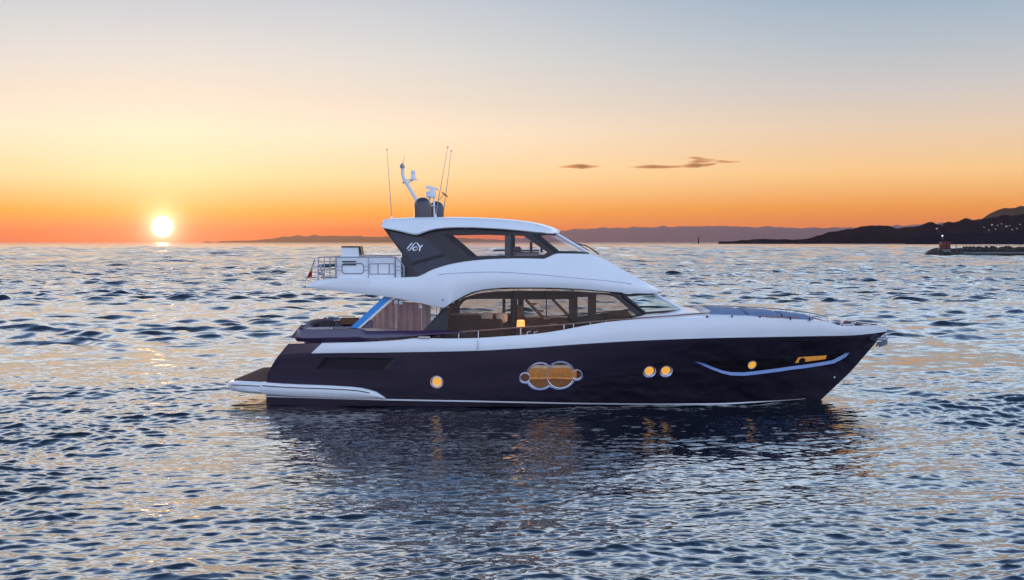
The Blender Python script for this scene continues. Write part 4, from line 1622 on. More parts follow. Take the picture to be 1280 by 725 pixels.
yr = -2.38
q = MB().tube(smooth_loop([tuple(P(*p, yr)) for p in ((420.4, 347), (420.4, 326), (421, 322.8), (424, 321.6), (460, 321.4), (490, 321.4), (494.5, 321.8), (497, 324), (503.6, 331), (505, 334), (505, 346))], 3, False), .022, 8)
q.tube([P(421, 333.2, yr), P(427.6, 333.2, yr)], .013, 6).tube([P(421, 338, yr), P(427.6, 338, yr)], .013, 6)
q.tube([P(454.6, 333.2, yr), P(460.5, 333.2, yr)], .013, 6).tube([P(454.6, 338, yr), P(460.5, 338, yr)], .013, 6)
q.tube([P(493.5, 333.4, yr), P(504.6, 333.4, yr)], .013, 6).tube([P(493.5, 338, yr), P(504.8, 338, yr)], .013, 6)
nr = q.build('flybridge_rail', M['greysteel'], yacht)
for px in (460.4, 493.5):
    rail_post(px, 322, 347.5, yr, .022, 'post', nr)
# far rail and stern rail
q = MB().tube([P(398, 321.6, 2.2), P(423, 320.4, 2.3), P(455, 319.6, 2.3), P(501, 319.4, 2.3)], .02, 6)
fr_ = q.build('flybridge_rail', M['greysteel'], yacht)
for px in (423, 455, 480):
    rail_post(px, 320, 343, 2.3, .018, 'post', fr_)
q = MB()
for yy_, py in ((0, 0),):
    for py_ in (321.8, 327.6, 337.6):
        q.tube([P(397.8, py_, -2.2), P(421, py_ - .6, -2.34)], .012 if py_ > 322 else .02, 6)
    sx = P(397.8, 321.8, -2.2)
    for z_ in (0, -.17, -.45):
        q.tube([sx + Vector((0, 0, z_)), Vector((sx.x, 2.2, sx.z + z_))], .014, 6)
sr = q.build('stern_rail', M['greysteel'], yacht)
for px, y in ((397.8, -2.2), (405.4, -2.25)):
    rail_post(px, 321.6, 349.5, y, .02, 'post', sr)
for y in (-1.1, 0, 1.1, 2.2):
    MB().tube([(sx.x, y, sx.z), (sx.x, y, 4.3)], .018, 6).build('post', M['greysteel'], sr)
MB().box(P(412, 346.6, -1.9), (.6, .35, .06), bev=.02).build('deck_hatch', M['greysteel'], yacht)
p = P(402, 339, -1.6)
q = MB().tube([p + Vector((-.06, 0, .25)), p + Vector((.05, 0, -.1)), p + Vector((.08, 0, -.3))], .03, 6).tube([p + Vector((-.12, 0, -.1)), p + Vector((.1, 0, -.12))], .035, 6)
q.build('mooring_gear', M['greysteel'], yacht)

# flag
fm = bpy.data.materials.new('tricolour_cloth')
fm.use_nodes = True
qf = NB(fm.node_tree)
pf = fm.node_tree.nodes['Principled BSDF']
pf.inputs['Roughness'].default_value = .85
at = qf.n('ShaderNodeUVMap')
sx_ = qf.n('ShaderNodeSeparateXYZ')
qf.link(at.outputs[0], sx_.inputs[0])
qf.link(qf.ramp(sx_.outputs[0], [(0, (.02, .17, .08, 1)), (.33, (.6, .6, .6, 1)), (.66, (.50, .02, .03, 1))], 'CONSTANT'), pf.inputs['Base Color'])
base = tuple(P(395.6, 350, -2.5))
t = local_thing('flag', 'limp green white and red flag hanging at the flybridge stern', 'flag', base)
ptop = P(395.4, 320, -2.5)
hang(MB().tube([Vector(base), ptop], .014, 6), 'staff', M['steel'], t, base)
me = bpy.data.meshes.new('cloth')
vs, fs, uv = [], [], []
NU, NV = 22, 14
pa = P(394.8, 320.4, -2.5)
for i in range(NU + 1):
    u = i / NU
    for j in range(NV + 1):
        v = j / NV
        # hoist at the staff, the fly end droops down: fly distance turns into drop
        hx = -.02 - .10 * u - .06 * v * u - .05 * sin(v * 9 + u * 3) * u * .6
        z = pa.z - (u * .68 + v * .24 * (1 - .35 * u))
        y = pa.y + .05 * sin(v * 8 + u * 5) * (.3 + u)
        x = pa.x + hx - .17 * v * (.45 + u * .7)
        vs.append((x - base[0], y - base[1], z - base[2]))
        uv.append((u * .98 + .01, v))
for i in range(NU):
    for j in range(NV):
        a_ = i * (NV + 1) + j
        fs.append((a_, a_ + 1, a_ + NV + 2, a_ + NV + 1))
me.from_pydata(vs, [], fs)
ul = me.uv_layers.new()
for lp in me.loops:
    ul.data[lp.index].uv = uv[lp.vertex_index]
me.shade_smooth()
me.materials.append(fm)
ob = bpy.data.objects.new('cloth', me)
COL.objects.link(ob)
ob.parent = t

# ------------------------------------------------------------------ mast, radomes, antennas on the hardtop
def roof_z(px, y):
    x = x_at(px, y)
    return z_at(trt(px) - .5, x, y)


for (px, y, r, hgt, lab) in ((528.2, -.55, .31, .71, None), (545.5, .55, .28, .60, None)):
    x = x_at(px, y)
    z0 = 6.50
    ztop = P(px, 246.6 if y < 0 else 251.5, y).z
    hh = ztop - z0
    prof = [(r * .82, 0), (r * .98, .05), (r, .14), (r, hh - r * .95)]
    for k in range(1, 8):
        a = pi / 2 * k / 8
        prof.append((r * cos(a), hh - r * .95 + r * .95 * sin(a)))
    prof.append((.01, hh))
    d = MB().lathe((x, y, z0), prof, 28).build('satellite_dome', M['dome'], yacht)
    MB().lathe((x, y, z0 - .03), [(r * .9, 0), (r * .9, .06), (r * .7, .07)], 24).build('dome_base', M['black'], d)
# mast arm
y = 0.0
arm = [P(522, 252, y), P(519.5, 248, y), P(504.6, 223, y), P(503.2, 218, y), P(503.2, 209, y)]
m_ = MB().tube(arm, .062, 10).tube([P(519.8, 249, y), P(524, 260, y), P(526, 271.5, y)], .06, 8).build('mast', M['white_metal'], yacht)
pt = P(503.2, 209, y)
MB().lathe((pt.x, pt.y, pt.z - .05), [(.05, 0), (.085, .02), (.085, .10), (.04, .14), (.04, .2)], 12).build('top_light', M['greysteel'], m_)
MB().tube([pt + Vector((0, 0, .12)), P(506.8, 192, y)], .012, 6, r2=.005).build('whip_aerial', M['greysteel'], m_)
MB().tube([P(502.4, 206, -.12), P(501.2, 208.5, -.2)], .05, 8).build('horn', M['greysteel'], m_)
br = P(516.4, 224.6, y)
MB().box(br, (.36, .16, .03), bev=.01).tube([P(508.5, 229.5, y), br], .03, 6).tube([P(506.5, 225, y), br], .02, 6).build('bracket', M['white_metal'], m_)
MB().lathe((br.x, br.y, br.z + .015), [(.10, 0), (.09, .06), (.08, .14), (.07, .2), (.085, .23), (.085, .27), (.06, .32), (.01, .34)], 16).build('search_light', M['white_metal'], m_)
MB().tube([P(503.2, 229, y), P(505.6, 227.4, y)], .035, 8).build('deck_floodlight', M['greysteel'], m_)
# radar on its post
y = 0.1
pr_ = P(538.6, 247, y)
q = MB()
for dx in (-.06, .14):
    q.tube([Vector((pr_.x + dx, y, 6.5)), Vector((pr_.x + dx * .8, y, pr_.z + .02))], .035, 8)
q.box((pr_.x + .04, y, pr_.z - .30), (.26, .2, .04))
rp = q.build('radar_post', M['white_metal'], yacht)
MB().lathe((pr_.x, y, pr_.z), [(.16, 0), (.19, .03), (.19, .20), (.15, .24)], 18).build('radar_body', M['white_metal'], rp)
sc = MB().lathe((pr_.x + .03, y, pr_.z + .24), [(.09, 0), (.06, .06)], 12)
sc.prism([(pr_.x - .20, y - .06, pr_.z + .34), (pr_.x + .05, y - .06, pr_.z + .30), (pr_.x + .26, y - .06, pr_.z + .26), (pr_.x + .26, y - .06, pr_.z + .34), (pr_.x + .02, y - .06, pr_.z + .42), (pr_.x - .16, y - .06, pr_.z + .44)], (0, .14, 0))
sc.build('radar_scanner', M['white_metal'], rp)
# whips
for (a, c, y) in (((490, 273.2), (483.6, 187.2), -1.2), ((548.2, 249), (559.7, 184.4), .2), ((553.6, 271), (564.2, 189), .8)):
    p0, p1 = P(*a, y), P(*c, y)
    if a[0] > 547 and a[0] < 550:
        p0 = p0 - (p1 - p0) * .33
    an_ = MB().tube([p0, p1], .020, 6, r2=.007).build('whip_antenna', M['greysteel'], yacht)
    MB().lathe(tuple(p1 - Vector((0, 0, .02))), [(.012, 0), (.028, .01), (.028, .05), (.01, .06)], 8).build('antenna_tip', M['greysteel'], an_)
    MB().lathe(tuple(p0 - Vector((0, 0, .06))), [(.05, 0), (.045, .05), (.03, .14)], 10).build('antenna_foot', M['steel'], an_)
MB().tube([P(549, 249.6, .5), P(556.5, 242.4, .7)], .009, 5).tube([P(552.5, 240.4, .7), P(559.6, 246, .7)], .022, 6).build('aerial_crosspiece', M['black'], yacht)
p = P(482.5, 274, -1.3)
MB().lathe((p.x, p.y, p.z - .08), [(.10, 0), (.10, .05), (.04, .09)], 12).build('gps_antenna', M['white_metal'], yacht)
p = P(670, 281.4, -1.6)
MB().box(p, (.1, .05, .03)).build('roof_fitting', M['greysteel'], yacht)

# ------------------------------------------------------------------ sea
def build_sea():
    A0 = radians(36)
    NI = 1100
    inner = np.linspace(-A0, A0, NI)
    outer = np.linspace(A0, 2 * pi - A0, 90)[1:-1]
    ang_ = np.concatenate([inner, outer])
    rr = [3.0]
    while rr[-1] < 9.0:
        rr.append(rr[-1] + .5)
    while rr[-1] < 90000:
        d = rr[-1]
        rr.append(d + max(0.055, d * .0019 if d < 60 else d * .0034 if d < 320 else (d * .006 if d < 3500 else d * .02)))
    rr = np.array(rr)
    nr_, na = len(rr), len(ang_)
    Xg = np.sin(ang_)[None, :] * rr[:, None]
    Yg = np.cos(ang_)[None, :] * rr[:, None]
    sp = np.gradient(rr)[:, None]
    zs = np.zeros_like(Xg)
    dx = np.zeros_like(Xg)
    dy = np.zeros_like(Xg)
    inmask = np.zeros(na, bool)
    inmask[:NI] = True
    near = rr < 3500
    XX = Xg[near][:, :NI]
    YY = Yg[near][:, :NI]
    SP = sp[near]
    zz = np.zeros_like(XX)
    ddx = np.zeros_like(XX)
    ddy = np.zeros_like(XX)
    N = 190
    RR = rr[near][:, None]
    NL = 60
    for i in range(N + NL):
        if i < N:
            lam = 0.16 * (8 / 0.16) ** ((i + rng.random()) / N)
        else:
            lam = 6.0 * (110 / 6.0) ** ((i - N + rng.random()) / NL)
        k = 2 * pi / lam
        th_ = rng.normal(0, radians(30)) + radians(-82)     # travel mostly towards the viewer, a little from the right
        if lam < 1.3:
            th_ += rng.normal(0, radians(18))
        ak = 0.222 * sqrt(2 / N) * (1.0 if lam < .2 else 1.62 if lam < .62 else .85 if lam < 1.2 else .52)
        if lam > 5:
            ak *= .8
        fade = np.clip((lam / (SP * 2.2) - 1.0), 0, 1)
        if i >= N:
            # long swells build up offshore
            ak = 0.15 * sqrt(2 / NL) * 1.5
            fade = fade * np.clip((RR / lam - 12) / 14, 0, 1) * np.clip((2200 - RR) / 1500, .2, 1)
        elif lam > 1.0:
            fade = fade * (1 + (0.7 if lam > 4.5 else 2.2 if lam > 1.8 else 1.5) * np.clip((RR - 46) / 80, 0, 1))
        A = ak / k
        rows_ = fade[:, 0] > 0
        if not rows_.any():
            continue
        ph = k * (cos(th_) * XX[rows_] + sin(th_) * YY[rows_]) + rng.random() * 2 * pi
        f_ = fade[rows_]
        zz[rows_] += A * f_ * np.cos(ph)
        s_ = np.sin(ph) * A * f_ * .85
        ddx[rows_] -= cos(th_) * s_
        ddy[rows_] -= sin(th_) * s_
    idx = np.where(near)[0]
    w = np.ones(NI)
    w[:12] = np.linspace(0, 1, 12)
    w[-12:] = np.linspace(1, 0, 12)
    rw = np.clip((rr[near] - 9) / 2, 0, 1)[:, None]
    Xg[:len(idx), :NI] += ddx * w * rw
    Yg[:len(idx), :NI] += ddy * w * rw
    zs[:len(idx), :NI] += zz * w * rw
    gust = np.ones_like(XX)
    for i in range(14):
        lam = rng.uniform(9, 60)
        th_ = rng.normal(radians(90), radians(26))
        gust += 0.085 * np.cos(2 * pi / lam * (cos(th_) * XX + sin(th_) * YY) + rng.random() * 6.28)
    gust = np.clip(gust, .6, 1.6)
    # the hull lies across the breeze: calmer water in its lee
    lee = np.exp(-(np.maximum(0, np.abs(XX - 1.5) - 9.5) / 3.0) ** 2) * np.clip((YY - 20) / 8, 0, 1) * np.clip((52 - YY) / 6, 0, 1)
    gust = gust * (1 - .64 * lee)
    Xg[:len(idx), :NI] += ddx * (gust - 1) * w * rw
    Yg[:len(idx), :NI] += ddy * (gust - 1) * w * rw
    zs[:len(idx), :NI] *= gust
    co = np.stack([Xg, Yg, zs], -1).reshape(-1, 3)
    co = np.vstack([co, [[0, 0, 0]]])
    I, J = np.meshgrid(np.arange(nr_ - 1), np.arange(na), indexing='ij')
    J2 = (J + 1) % na
    quads = np.stack([I * na + J, I * na + J2, (I + 1) * na + J2, (I + 1) * na + J], -1).reshape(-1, 4)
    quads = quads[:, ::-1]
    c = len(co) - 1
    tri = np.stack([np.full(na, c), (np.arange(na) + 1) % na, np.arange(na)], -1)
    tri = tri[:, ::1]
    me = bpy.data.meshes.new('sea')
    nq, ntv = len(quads), len(tri)
    me.vertices.add(len(co))
    me.vertices.foreach_set('co', co.astype(np.float32).ravel())
    me.loops.add(nq * 4 + ntv * 3)
    me.loops.foreach_set('vertex_index', np.concatenate([quads.ravel(), tri.ravel()]).astype(np.int32))
    me.polygons.add(nq + ntv)
    ls = np.concatenate([np.arange(nq) * 4, nq * 4 + np.arange(ntv) * 3]).astype(np.int32)
    me.polygons.foreach_set('loop_start', ls)
    me.update(calc_edges=True)
    me.validate()
    me.shade_smooth()
    return me


mw = bpy.data.materials.new('sea_water')
mw.use_nodes = True
q = NB(mw.node_tree)
p = mw.node_tree.nodes['Principled BSDF']
p.inputs['Base Color'].default_value = (0.002, 0.008, 0.014, 1)
p.inputs['Roughness'].default_value = 0.03
p.inputs['IOR'].default_value = 2.3
t = q.n('ShaderNodeTexCoord')


def wave_noise(scale, sc, det, seedv=0.0, rot=0.0):
    mp = q.n('ShaderNodeMapping')
    mp.inputs['Scale'].default_value = (scale[0], scale[1], 1)
    mp.inputs['Rotation'].default_value = (0, 0, rot)
    mp.inputs['Location'].default_value = (seedv, seedv * 2, seedv * 3)
    q.link(t.outputs['Object'], mp.inputs[0])
    nz = q.n('ShaderNodeTexNoise')
    nz.inputs['Scale'].default_value = sc
    nz.inputs['Detail'].default_value = det
    nz.inputs['Roughness'].default_value = .5
    q.link(mp.outputs[0], nz.inputs['Vector'])
    return nz.outputs['Fac']


# fine wind ripples everywhere; metre waves fade in with distance where the mesh gets coarse
lenn = q.n('ShaderNodeVectorMath', operation='LENGTH')
q.link(t.outputs['Object'], lenn.inputs[0])
far = q.smooth(lenn.outputs['Value'], 60.0, 240.0)
vfar = q.smooth(lenn.outputs['Value'], 150.0, 450.0)
r1_ = wave_noise((.6, 1), 4.5, 2, 1.0, .12)
r3_ = wave_noise((.45, 1), 0.13, 2, 9.0, .05)
r2_ = wave_noise((.35, 1), 0.75, 3, 5.0, -.1)
h1 = q.math('MULTIPLY', r1_, 0.018)
h2 = q.math('MULTIPLY', q.math('MULTIPLY', r2_, 0.55), far)
h3 = q.math('MULTIPLY', q.math('MULTIPLY', r3_, 1.7), vfar)
hh = q.math('ADD', q.math('ADD', h1, h2), h3)
bp = q.n('ShaderNodeBump')
bp.inputs['Strength'].default_value = 1.0
bp.inputs['Distance'].default_value = 1.0
q.link(hh, bp.inputs['Height'])
q.link(bp.outputs[0], p.inputs['Normal'])
me = build_sea()
me.materials.append(mw)
sea = bpy.data.objects.new('sea', me)
COL.objects.link(sea)
tag(sea, 'rippled evening sea reaching the horizon', None, None, 'structure')

# ------------------------------------------------------------------ far shore
def ridge(name, label, D, depth, pts, m, seed, rough=1.0, kind='structure', base_px=303.0, nx=260, ny=26):
    tr = Trace(pts)
    r_ = np.random.default_rng(seed)
    xs = np.linspace(pts[0][0], pts[-1][0], nx)
    nzx = sum(r_.normal(0, 1) * np.sin(xs * f + r_.random() * 6.28) / (1 + f * 8) for f in np.geomspace(.03, 2.2, 26))
    vs, fs = [], []
    for i, px in enumerate(xs):
        zr = H + (303 - tr(px)) * D / F
        for j in range(ny + 1):
            u = j / ny                         # 0 shore .. 1 beyond the ridge
            d = D + depth * (u - .62)
            prof = ss(0, .62, u) if u < .62 else 1 - .9 * ss(.62, 1, u)
            zz = (zr * prof)
            n_ = sum(math.sin(px * fx + u * fy + ph) * am for fx, fy, ph, am in NZ[seed])
            zz *= 1 + .10 * rough * n_ * (1 - abs(u - .62) * .4) * (0.25 if abs(u - .62) < .03 else 1)
            zz += nzx[i] * .004 * D * rough * .12 * prof
            if j in (0, ny):
                zz = -2
            vs.append(((px - 640) / F * d, d, zz))
    for i in range(nx - 1):
        for j in range(ny):
            a = i * (ny + 1) + j
            fs.append((a, a + 1, a + ny + 2, a + ny + 1))
    q_ = MB().add(vs, fs)
    ob_ = q_.build(name, m, None, sharp=180)
    tag(ob_, label, None, None, kind)
    return ob_


NZ = {}
for s_ in range(10):
    r_ = np.random.default_rng(100 + s_)
    NZ[s_] = [(r_.uniform(.02, .35), r_.uniform(2, 16), r_.uniform(0, 6.28), r_.uniform(.2, .6)) for _ in range(9)]
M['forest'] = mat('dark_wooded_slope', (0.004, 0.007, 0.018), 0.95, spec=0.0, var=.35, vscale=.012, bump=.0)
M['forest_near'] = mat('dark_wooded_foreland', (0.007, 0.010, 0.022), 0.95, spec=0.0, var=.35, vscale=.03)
M['hilltop'] = mat('haze_brown_hilltop', (0.07, 0.045, 0.04), 0.95, spec=0.0, var=.3, vscale=.01)  # brown of haze and low sun put into the base colour
M['lefthills'] = mat('glow_tinted_left_hills', (0.13, 0.05, 0.03), 0.95, spec=0.0, var=.1, vscale=.002)  # orange glow of the sunset haze put into the base colour
M['farhills'] = mat('haze_tinted_far_hills', (0.075, 0.055, 0.120), 0.95, spec=0.05, var=.1, vscale=.002)  # mauve of the distant haze partly painted into the base colour
ridge('mountains', 'mauve far mountains low on the horizon behind the yacht', 55000, 8000,
      [(600, 302.5), (640, 299), (690, 290), (720, 286.8), (760, 285.2), (800, 284), (850, 283.2), (900, 283), (960, 283.8), (1020, 285), (1080, 284), (1140, 281.5), (1190, 279.5), (1260, 280), (1400, 276), (1700, 280)], M['farhills'], 1, .5)
ridge('hills', 'far low hills on the horizon beside the sun', 60000, 8000, [(250, 302.8), (330, 299), (364, 296), (395, 294.8), (430, 294.4), (470, 296), (520, 295.4), (580, 297), (640, 301), (680, 302.8)], M['lefthills'], 2, .5)
ridge('hill', 'hazy brown hilltop rising behind the dark headland', 9500, 2600, [(1190, 301), (1210, 284), (1225, 275.4), (1239, 266.6), (1255, 261.4), (1280, 258.6), (1320, 256), (1380, 262), (1460, 275), (1560, 270), (1700, 282)], M['hilltop'], 3, .35)
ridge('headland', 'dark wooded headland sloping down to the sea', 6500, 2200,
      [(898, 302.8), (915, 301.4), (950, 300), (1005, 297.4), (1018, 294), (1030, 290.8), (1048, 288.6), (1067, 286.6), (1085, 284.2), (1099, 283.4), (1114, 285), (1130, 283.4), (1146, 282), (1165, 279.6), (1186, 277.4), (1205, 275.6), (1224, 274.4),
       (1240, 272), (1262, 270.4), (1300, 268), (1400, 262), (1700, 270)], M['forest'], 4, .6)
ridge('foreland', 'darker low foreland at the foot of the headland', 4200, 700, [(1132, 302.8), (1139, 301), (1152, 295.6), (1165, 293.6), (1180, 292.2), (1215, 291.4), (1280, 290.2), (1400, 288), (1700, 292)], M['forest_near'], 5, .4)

# houses scattered on the headland, a faint glow put into their walls
M['house'] = mat('glowing_house_wall', (0.55, 0.50, 0.48), .8, emit=(1.0, .72, .55), estr=.10)
M['tile'] = mat('dull_roof_tile', (0.18, .09, .07), .9)
spots = [(1240, 281.6, 'bright'), (1244.5, 286.8, ''), (1247, 282, ''), (1252, 280.2, ''), (1258, 283.6, 'bright'), (1262, 282.4, ''), (1271, 286, ''), (1275, 281, ''), (1171, 286.4, 'bright'), (1178, 281.6, ''), (1230, 284.4, ''), (1265, 287.5, ''), (1236, 288, '')]
dep = bpy.context.evaluated_depsgraph_get()
HOUSE = None
words = ['white hillside house, lit, at the left end of the cluster on the headland', 'pale house low in the hillside cluster', 'small pale house beside the cluster\'s left end', 'pale house highest in the hillside cluster',
         'bright lit house in the middle of the hillside cluster', 'small pale house just right of the brightest one', 'lone pale house low on the far right slope', 'pale house near the right edge of the photo',
         'single bright house on the slope above the beacon', 'lone pale house high above the breakwater tip', 'pale house at the edge of the dark wooded slope', 'small pale house lowest beneath the right cluster', 'pale house just above the foreland trees']
bpy.context.view_layer.update()
dep = bpy.context.evaluated_depsgraph_get()
for i, ((px, py, br_), lab) in enumerate(zip(spots, words)):
    d_ = Vector(((px - 640) / F, 1, -(py - 303) / F)).normalized()
    ok, loc, nor, fi, obh, mtx = S.ray_cast(dep, EYE + d_ * 900, d_, distance=60000)
    if not ok:
        continue
    k = 1.0 if br_ else .6
    if HOUSE is None:
        r0 = empty('house', loc)
        w0 = MB().box((0, 0, 1.5), (7, 6, 6)).build('wall', M['house'], r0)
        MB().prism([(-4, -3.5, 4.52), (4, -3.5, 4.52), (4, 0, 6.4), (-4, 0, 6.4)], (0, 0, .3)).prism([(-4, 3.5, 4.52), (-4, 0.02, 6.4), (4, 0.02, 6.4), (4, 3.5, 4.52)], (0, 0, .3)).build('roof', M['tile'], r0)
        HOUSE = r0
    else:
        r0 = HOUSE.copy()
        COL.objects.link(r0)
        for ch in list(HOUSE.children):
            c = ch.copy()
            COL.objects.link(c)
            c.parent = r0
    r0.location = loc
    r0.scale = (k, k, k)
    tag(r0, lab, 'house', 'lit houses on the headland slope')

# thin tower on the far skyline
base = ((873.2 - 640) / F * 5200, 5200, 0)
t = empty('chimney', base)
tag(t, 'thin dark tower standing on the far shoreline behind the bow', 'tower')
MB().lathe((0, 0, -2), [(2.8, 0), (2.2, 14), (2.0, 28)], 14).build('shaft', M['forest_near'], t)
MB().lathe((0, 0, 26.0), [(2.6, 0), (2.6, 1.2), (1.6, 2.0)], 14).build('cap', M['forest_near'], t)

# ------------------------------------------------------------------ breakwater
D0 = H * F / (320.0 - 303.0)      # distance of the mole's near edge


def bp_(px, py, d):
    return Vector(((px - 640) / F * d, d, H - (py - 303) * d / F))


M['rock'] = mat('dark_wet_rock', (0.030, 0.026, 0.022), .85, var=.5, vscale=.6, bump=.5, bscale=2)
M['concrete'] = mat('pale_concrete', (0.13, 0.14, 0.15), .85, var=.25, vscale=.4)
M['quay'] = mat('dark_weedy_quay', (0.022, 0.018, 0.015), .9, var=.4, vscale=.5, bump=.3, bscale=2)
M['redbox'] = mat('rust_red_paint', (0.13, 0.022, 0.014), .7, var=.25, vscale=.8)
bwb = (bp_(1157, 320, D0).x, D0, 0)
bw_ = empty('breakwater', bwb)
tag(bw_, 'low rocky breakwater with concrete quay running off the right edge', 'breakwater')


def rel(v):
    return Vector(v) - Vector(bwb)


def stone(q_, c, r_, sd):
    r0 = np.random.default_rng(sd)
    bm_ = bmesh.new()
    bmesh.ops.create_icosphere(bm_, subdivisions=1, radius=1)
    s3 = r0.uniform(.7, 1.25, 3)
    for v in bm_.verts:
        j = r0.uniform(.78, 1.2)
        v.co = Vector((v.co.x * s3[0] * j, v.co.y * s3[1] * j, v.co.z * s3[2] * .8 * j)) * r_
    bm_.verts.index_update()
    q_.add([v.co + Vector(c) for v in bm_.verts], [[v.index for v in f.verts] for f in bm_.faces])
    bm_.free()


xl, xr_ = bp_(1163, 320, D0).x, bp_(1420, 320, D0).x
# quay edge (dark) in front, walkway, armour crest behind
MB().prism([rel((xl + 12, D0, -1)), rel((xr_, D0, -1)), rel((xr_, D0, 1.05)), rel((xl + 12, D0, 1.05))], (0, 3, 0)).build('quay_edge', M['quay'], bw_)
MB().prism([rel((xl + 14, D0 + 3.02, -1)), rel((xr_, D0 + 3.02, -1)), rel((xr_, D0 + 3.02, 1.6)), rel((xl + 14, D0 + 3.02, 1.6))], (0, 6, 0)).build('walkway', M['concrete'], bw_)
# core behind
cr_ = []
for px in (1157, 1159, 1163, 1168, 1175, 1190, 1210, 1300, 1420):
    x = (px - 640) / F * (D0 + 10)
    hz = interp(px, [1157, 1160, 1165, 1172, 1200, 1420], [-.5, .9, 2.6, 3.3, 3.1, 3.1])
    cr_.append([rel((x, D0 + 4 + 4 * ss(1172, 1200, px), -1)), rel((x, D0 + 7 + 2.5 * ss(1172, 1200, px), hz)), rel((x, D0 + 14, hz)), rel((x, D0 + 18, -1))])
MB().loft(cr_).build('rubble_core', M['rock'], bw_)
q_ = MB()
k = 0
rr_ = np.random.default_rng(5)
for px in np.arange(1201, 1420, 2.6):
    for dd_ in (9.5, 12.0):
        d_ = D0 + dd_
        stone(q_, rel(((px + rr_.uniform(-1, 1) - 640) / F * d_, d_, rr_.uniform(2.9, 3.7) if dd_ > 10 else rr_.uniform(1.9, 2.7))), rr_.uniform(.7, 1.1), k)
        k += 1
for i in range(150):
    px = rr_.uniform(1158, 1203)
    u = rr_.random()
    d_ = D0 + lerp(0, 11, u) + 2.5 * (px < 1166)
    hz = interp(px, [1157, 1160, 1165, 1172, 1203], [0, .8, 2.4, 3.2, 3.0]) * (u ** .6 if px < 1190 else u)
    stone(q_, rel(((px - 640) / F * d_, d_, hz * .95)), rr_.uniform(.55, 1.05), k)
    k += 1
rk = q_.build('boulder_armour', M['rock'], bw_, sharp=20)
rk['kind'] = 'stuff'
# hut
d_ = D0 + 5.0
a, c = bp_(1176.4, 311.8, d_), bp_(1188.2, 302.6, d_)
hb_ = ((a.x + c.x) / 2, d_, a.z)
hut = empty('beacon_hut', hb_)
tag(hut, 'rust red hut on a pale plinth at the breakwater tip', 'hut')
wd, ht = c.x - a.x, c.z - a.z
MB().box((0.15, 1.5, ht / 2 - .1), (wd - .3, 3, ht + .2), bev=.05).build('wall', M['redbox'], hut)
MB().box((.15, 1.5, ht + .09), (wd, 3.3, .16), bev=.03).build('roof', M['redbox'], hut)
MB().box((-wd / 2 + .1, .9, ht * .38), (.9, 1.8, ht * .7), bev=.03).build('annex', M['redbox'], hut)
MB().box((.35, -.022, ht * .36), (.9, .04, ht * .66), bev=.01).build('door', M['quay'], hut)
MB().box((-.4, -.6, -.55), (3.2, 3.6, 1.1), bev=.05).build('plinth', M['concrete'], hut)
# beacon post with its lit lamp
pbase = bp_(1178, 303, d_ + 1)
lp = empty('beacon_post', (pbase.x, pbase.y, hb_[2] + ht * .74))
tag(lp, 'slim dark beacon post with a white lamp above the red hut', 'beacon')
ph_ = bp_(1178, 295.2, d_).z - (hb_[2] + ht * .74)
MB().lathe((0, 0, 0), [(.22, 0), (.14, .1), (.12, ph_)], 10).build('pole', M['black'], lp)
MB().lathe((0, 0, ph_ * .62), [(.16, 0), (.62, .02), (.62, .10), (.5, .12), (.5, .8), (.62, .82), (.62, .92), (.16, .95)], 12).build('gallery', M['black'], lp)
M['beacon'] = mat('lit_beacon_lens', (.8, .8, .8), .3, emit=(1, .98, .95), estr=4)
MB().lathe((0, 0, ph_ + .01), [(.16, 0), (.22, .08), (.22, .3), (.06, .4)], 12).build('lamp', M['beacon'], lp)
# two small marker posts
for (px, t0, t1, nm, lab, m) in ((1195.2, 305.2, 313, 'marker_post', 'small rust red conical marker post on the quay beside the hut', 'redbox'), (1172.6, 308, 312.5, 'mooring_post', 'short thin grey post on the rocks left of the hut', 'greysteel')):
    a = bp_(px, t1, D0 + 5)
    c = bp_(px, t0, D0 + 5)
    o_ = empty(nm, a)
    tag(o_, lab, 'post')
    hh_ = c.z - a.z
    MB().lathe((0, 0, -.6), [(.5, 0), (.42, .7), (.16, .9), (.12, hh_ + .4), (.05, hh_ + .6)] if m == 'redbox' else [(.14, 0), (.1, .6), (.1, hh_ + .5), (.16, hh_ + .52), (.16, hh_ + .6)], 10).build('shaft', M[m], o_)
    MB().lathe((0, 0, hh_ * .55), [(.12, 0), (.3, .03), (.3, .2), (.12, .24)], 10).build('collar', M[m], o_)

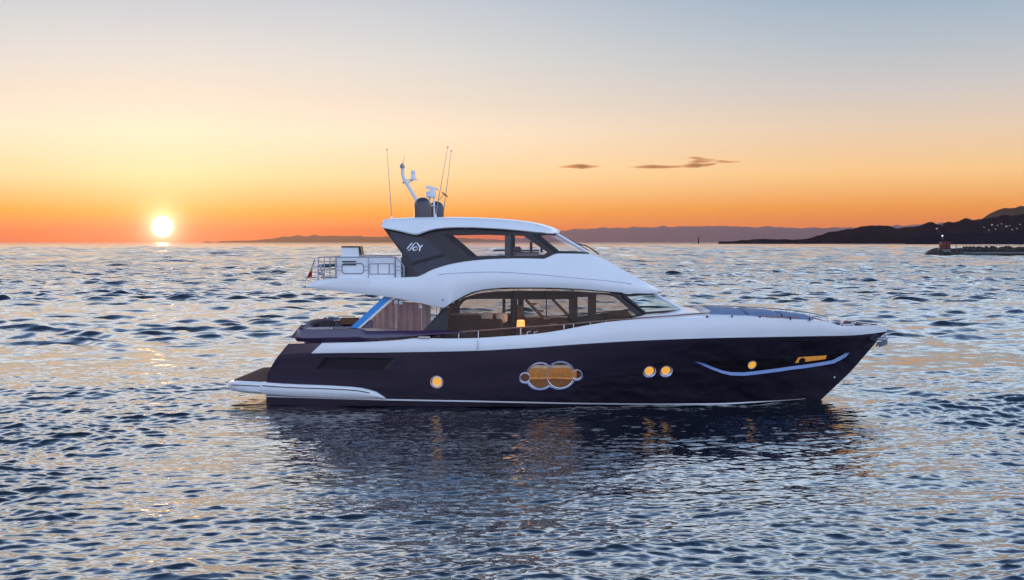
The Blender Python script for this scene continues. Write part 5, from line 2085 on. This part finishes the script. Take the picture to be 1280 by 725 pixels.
# ------------------------------------------------------------------ evening haze over the bay
HZ = True
if HZ:
    hm = bpy.data.materials.new('evening_haze')
    hm.use_nodes = True
    hm.node_tree.nodes.clear()
    qh = NB(hm.node_tree)
    pv = qh.n('ShaderNodeVolumePrincipled')
    pv.inputs['Color'].default_value = (.95, .64, .45, 1)
    pv.inputs['Density'].default_value = 7.0e-6
    pv.inputs['Anisotropy'].default_value = 0.6
    oh = qh.n('ShaderNodeOutputMaterial')
    qh.link(pv.outputs[0], oh.inputs['Volume'])
    hz = MB().box((0, 29600, 495), (110000, 69200, 1000)).build('haze', hm)
    hz['kind'] = 'stuff'
    hz['label'] = 'thin warm evening haze over the bay'

# ------------------------------------------------------------------ thin evening clouds
cm = bpy.data.materials.new('backlit_cloud')
cm.use_nodes = True
cm.node_tree.nodes.clear()
qc = NB(cm.node_tree)
pv = qc.n('ShaderNodeVolumePrincipled')
pv.inputs['Color'].default_value = (1.0, .46, .17, 1)
pv.inputs['Density'].default_value = 0.0046
pv.inputs['Anisotropy'].default_value = 0.78
oc = qc.n('ShaderNodeOutputMaterial')
qc.link(pv.outputs[0], oc.inputs['Volume'])
CD = 26000


def cloud(label, streaks, seed):
    r0 = np.random.default_rng(seed)
    q_ = MB()
    c0 = None
    for (x0_, y0_, x1_, y1_, hpx, dens) in streaks:
        rg = []
        n_ = 26
        for i in range(n_ + 1):
            u = i / n_
            px, py = lerp(x0_, x1_, u), lerp(y0_, y1_, u) + .35 * sin(u * 9 + seed)
            d = CD + 90 * sin(u * 7 + seed)
            prof = max(.03, (sin(pi * u) ** .7)) * (1 + .16 * sin(u * 11 + seed * 2) + .07 * r0.normal())
            prof = max(.03, prof)
            rz = hpx * .62 * prof * CD / F
            ry = 260 * dens * prof
            c = Vector(((px - 640) / F * d, d, H + (303 - py) * d / F))
            if c0 is None:
                c0 = Vector((c.x, c.y, c.z))
            rg.append([c - c0 + Vector((0, ry * cos(a), rz * sin(a) * (1.0 if sin(a) < 0 else .8))) for a in np.linspace(0, 2 * pi, 14, endpoint=False)])
        q_.loft(rg)
    ob_ = q_.build('cloud', cm, None, sharp=180)
    ob_.location = c0
    tag(ob_, label, 'cloud', 'thin clouds in the sunset sky')


cloud('short dark orange cloud streak, the left one above the bow', [(697, 208.2, 752, 207.6, 4.6, 1.0)], 1)
cloud('long wispy orange cloud streak, the right one, forked at its end', [(782, 209, 868, 207.6, 3.6, .9), (846, 208.2, 898, 204.6, 5.0, .8), (857, 202.8, 895, 200.6, 3.2, .7), (856, 196.4, 896, 200.2, 3.4, .6), (886, 201.6, 928, 202.2, 3.0, .5)], 2)
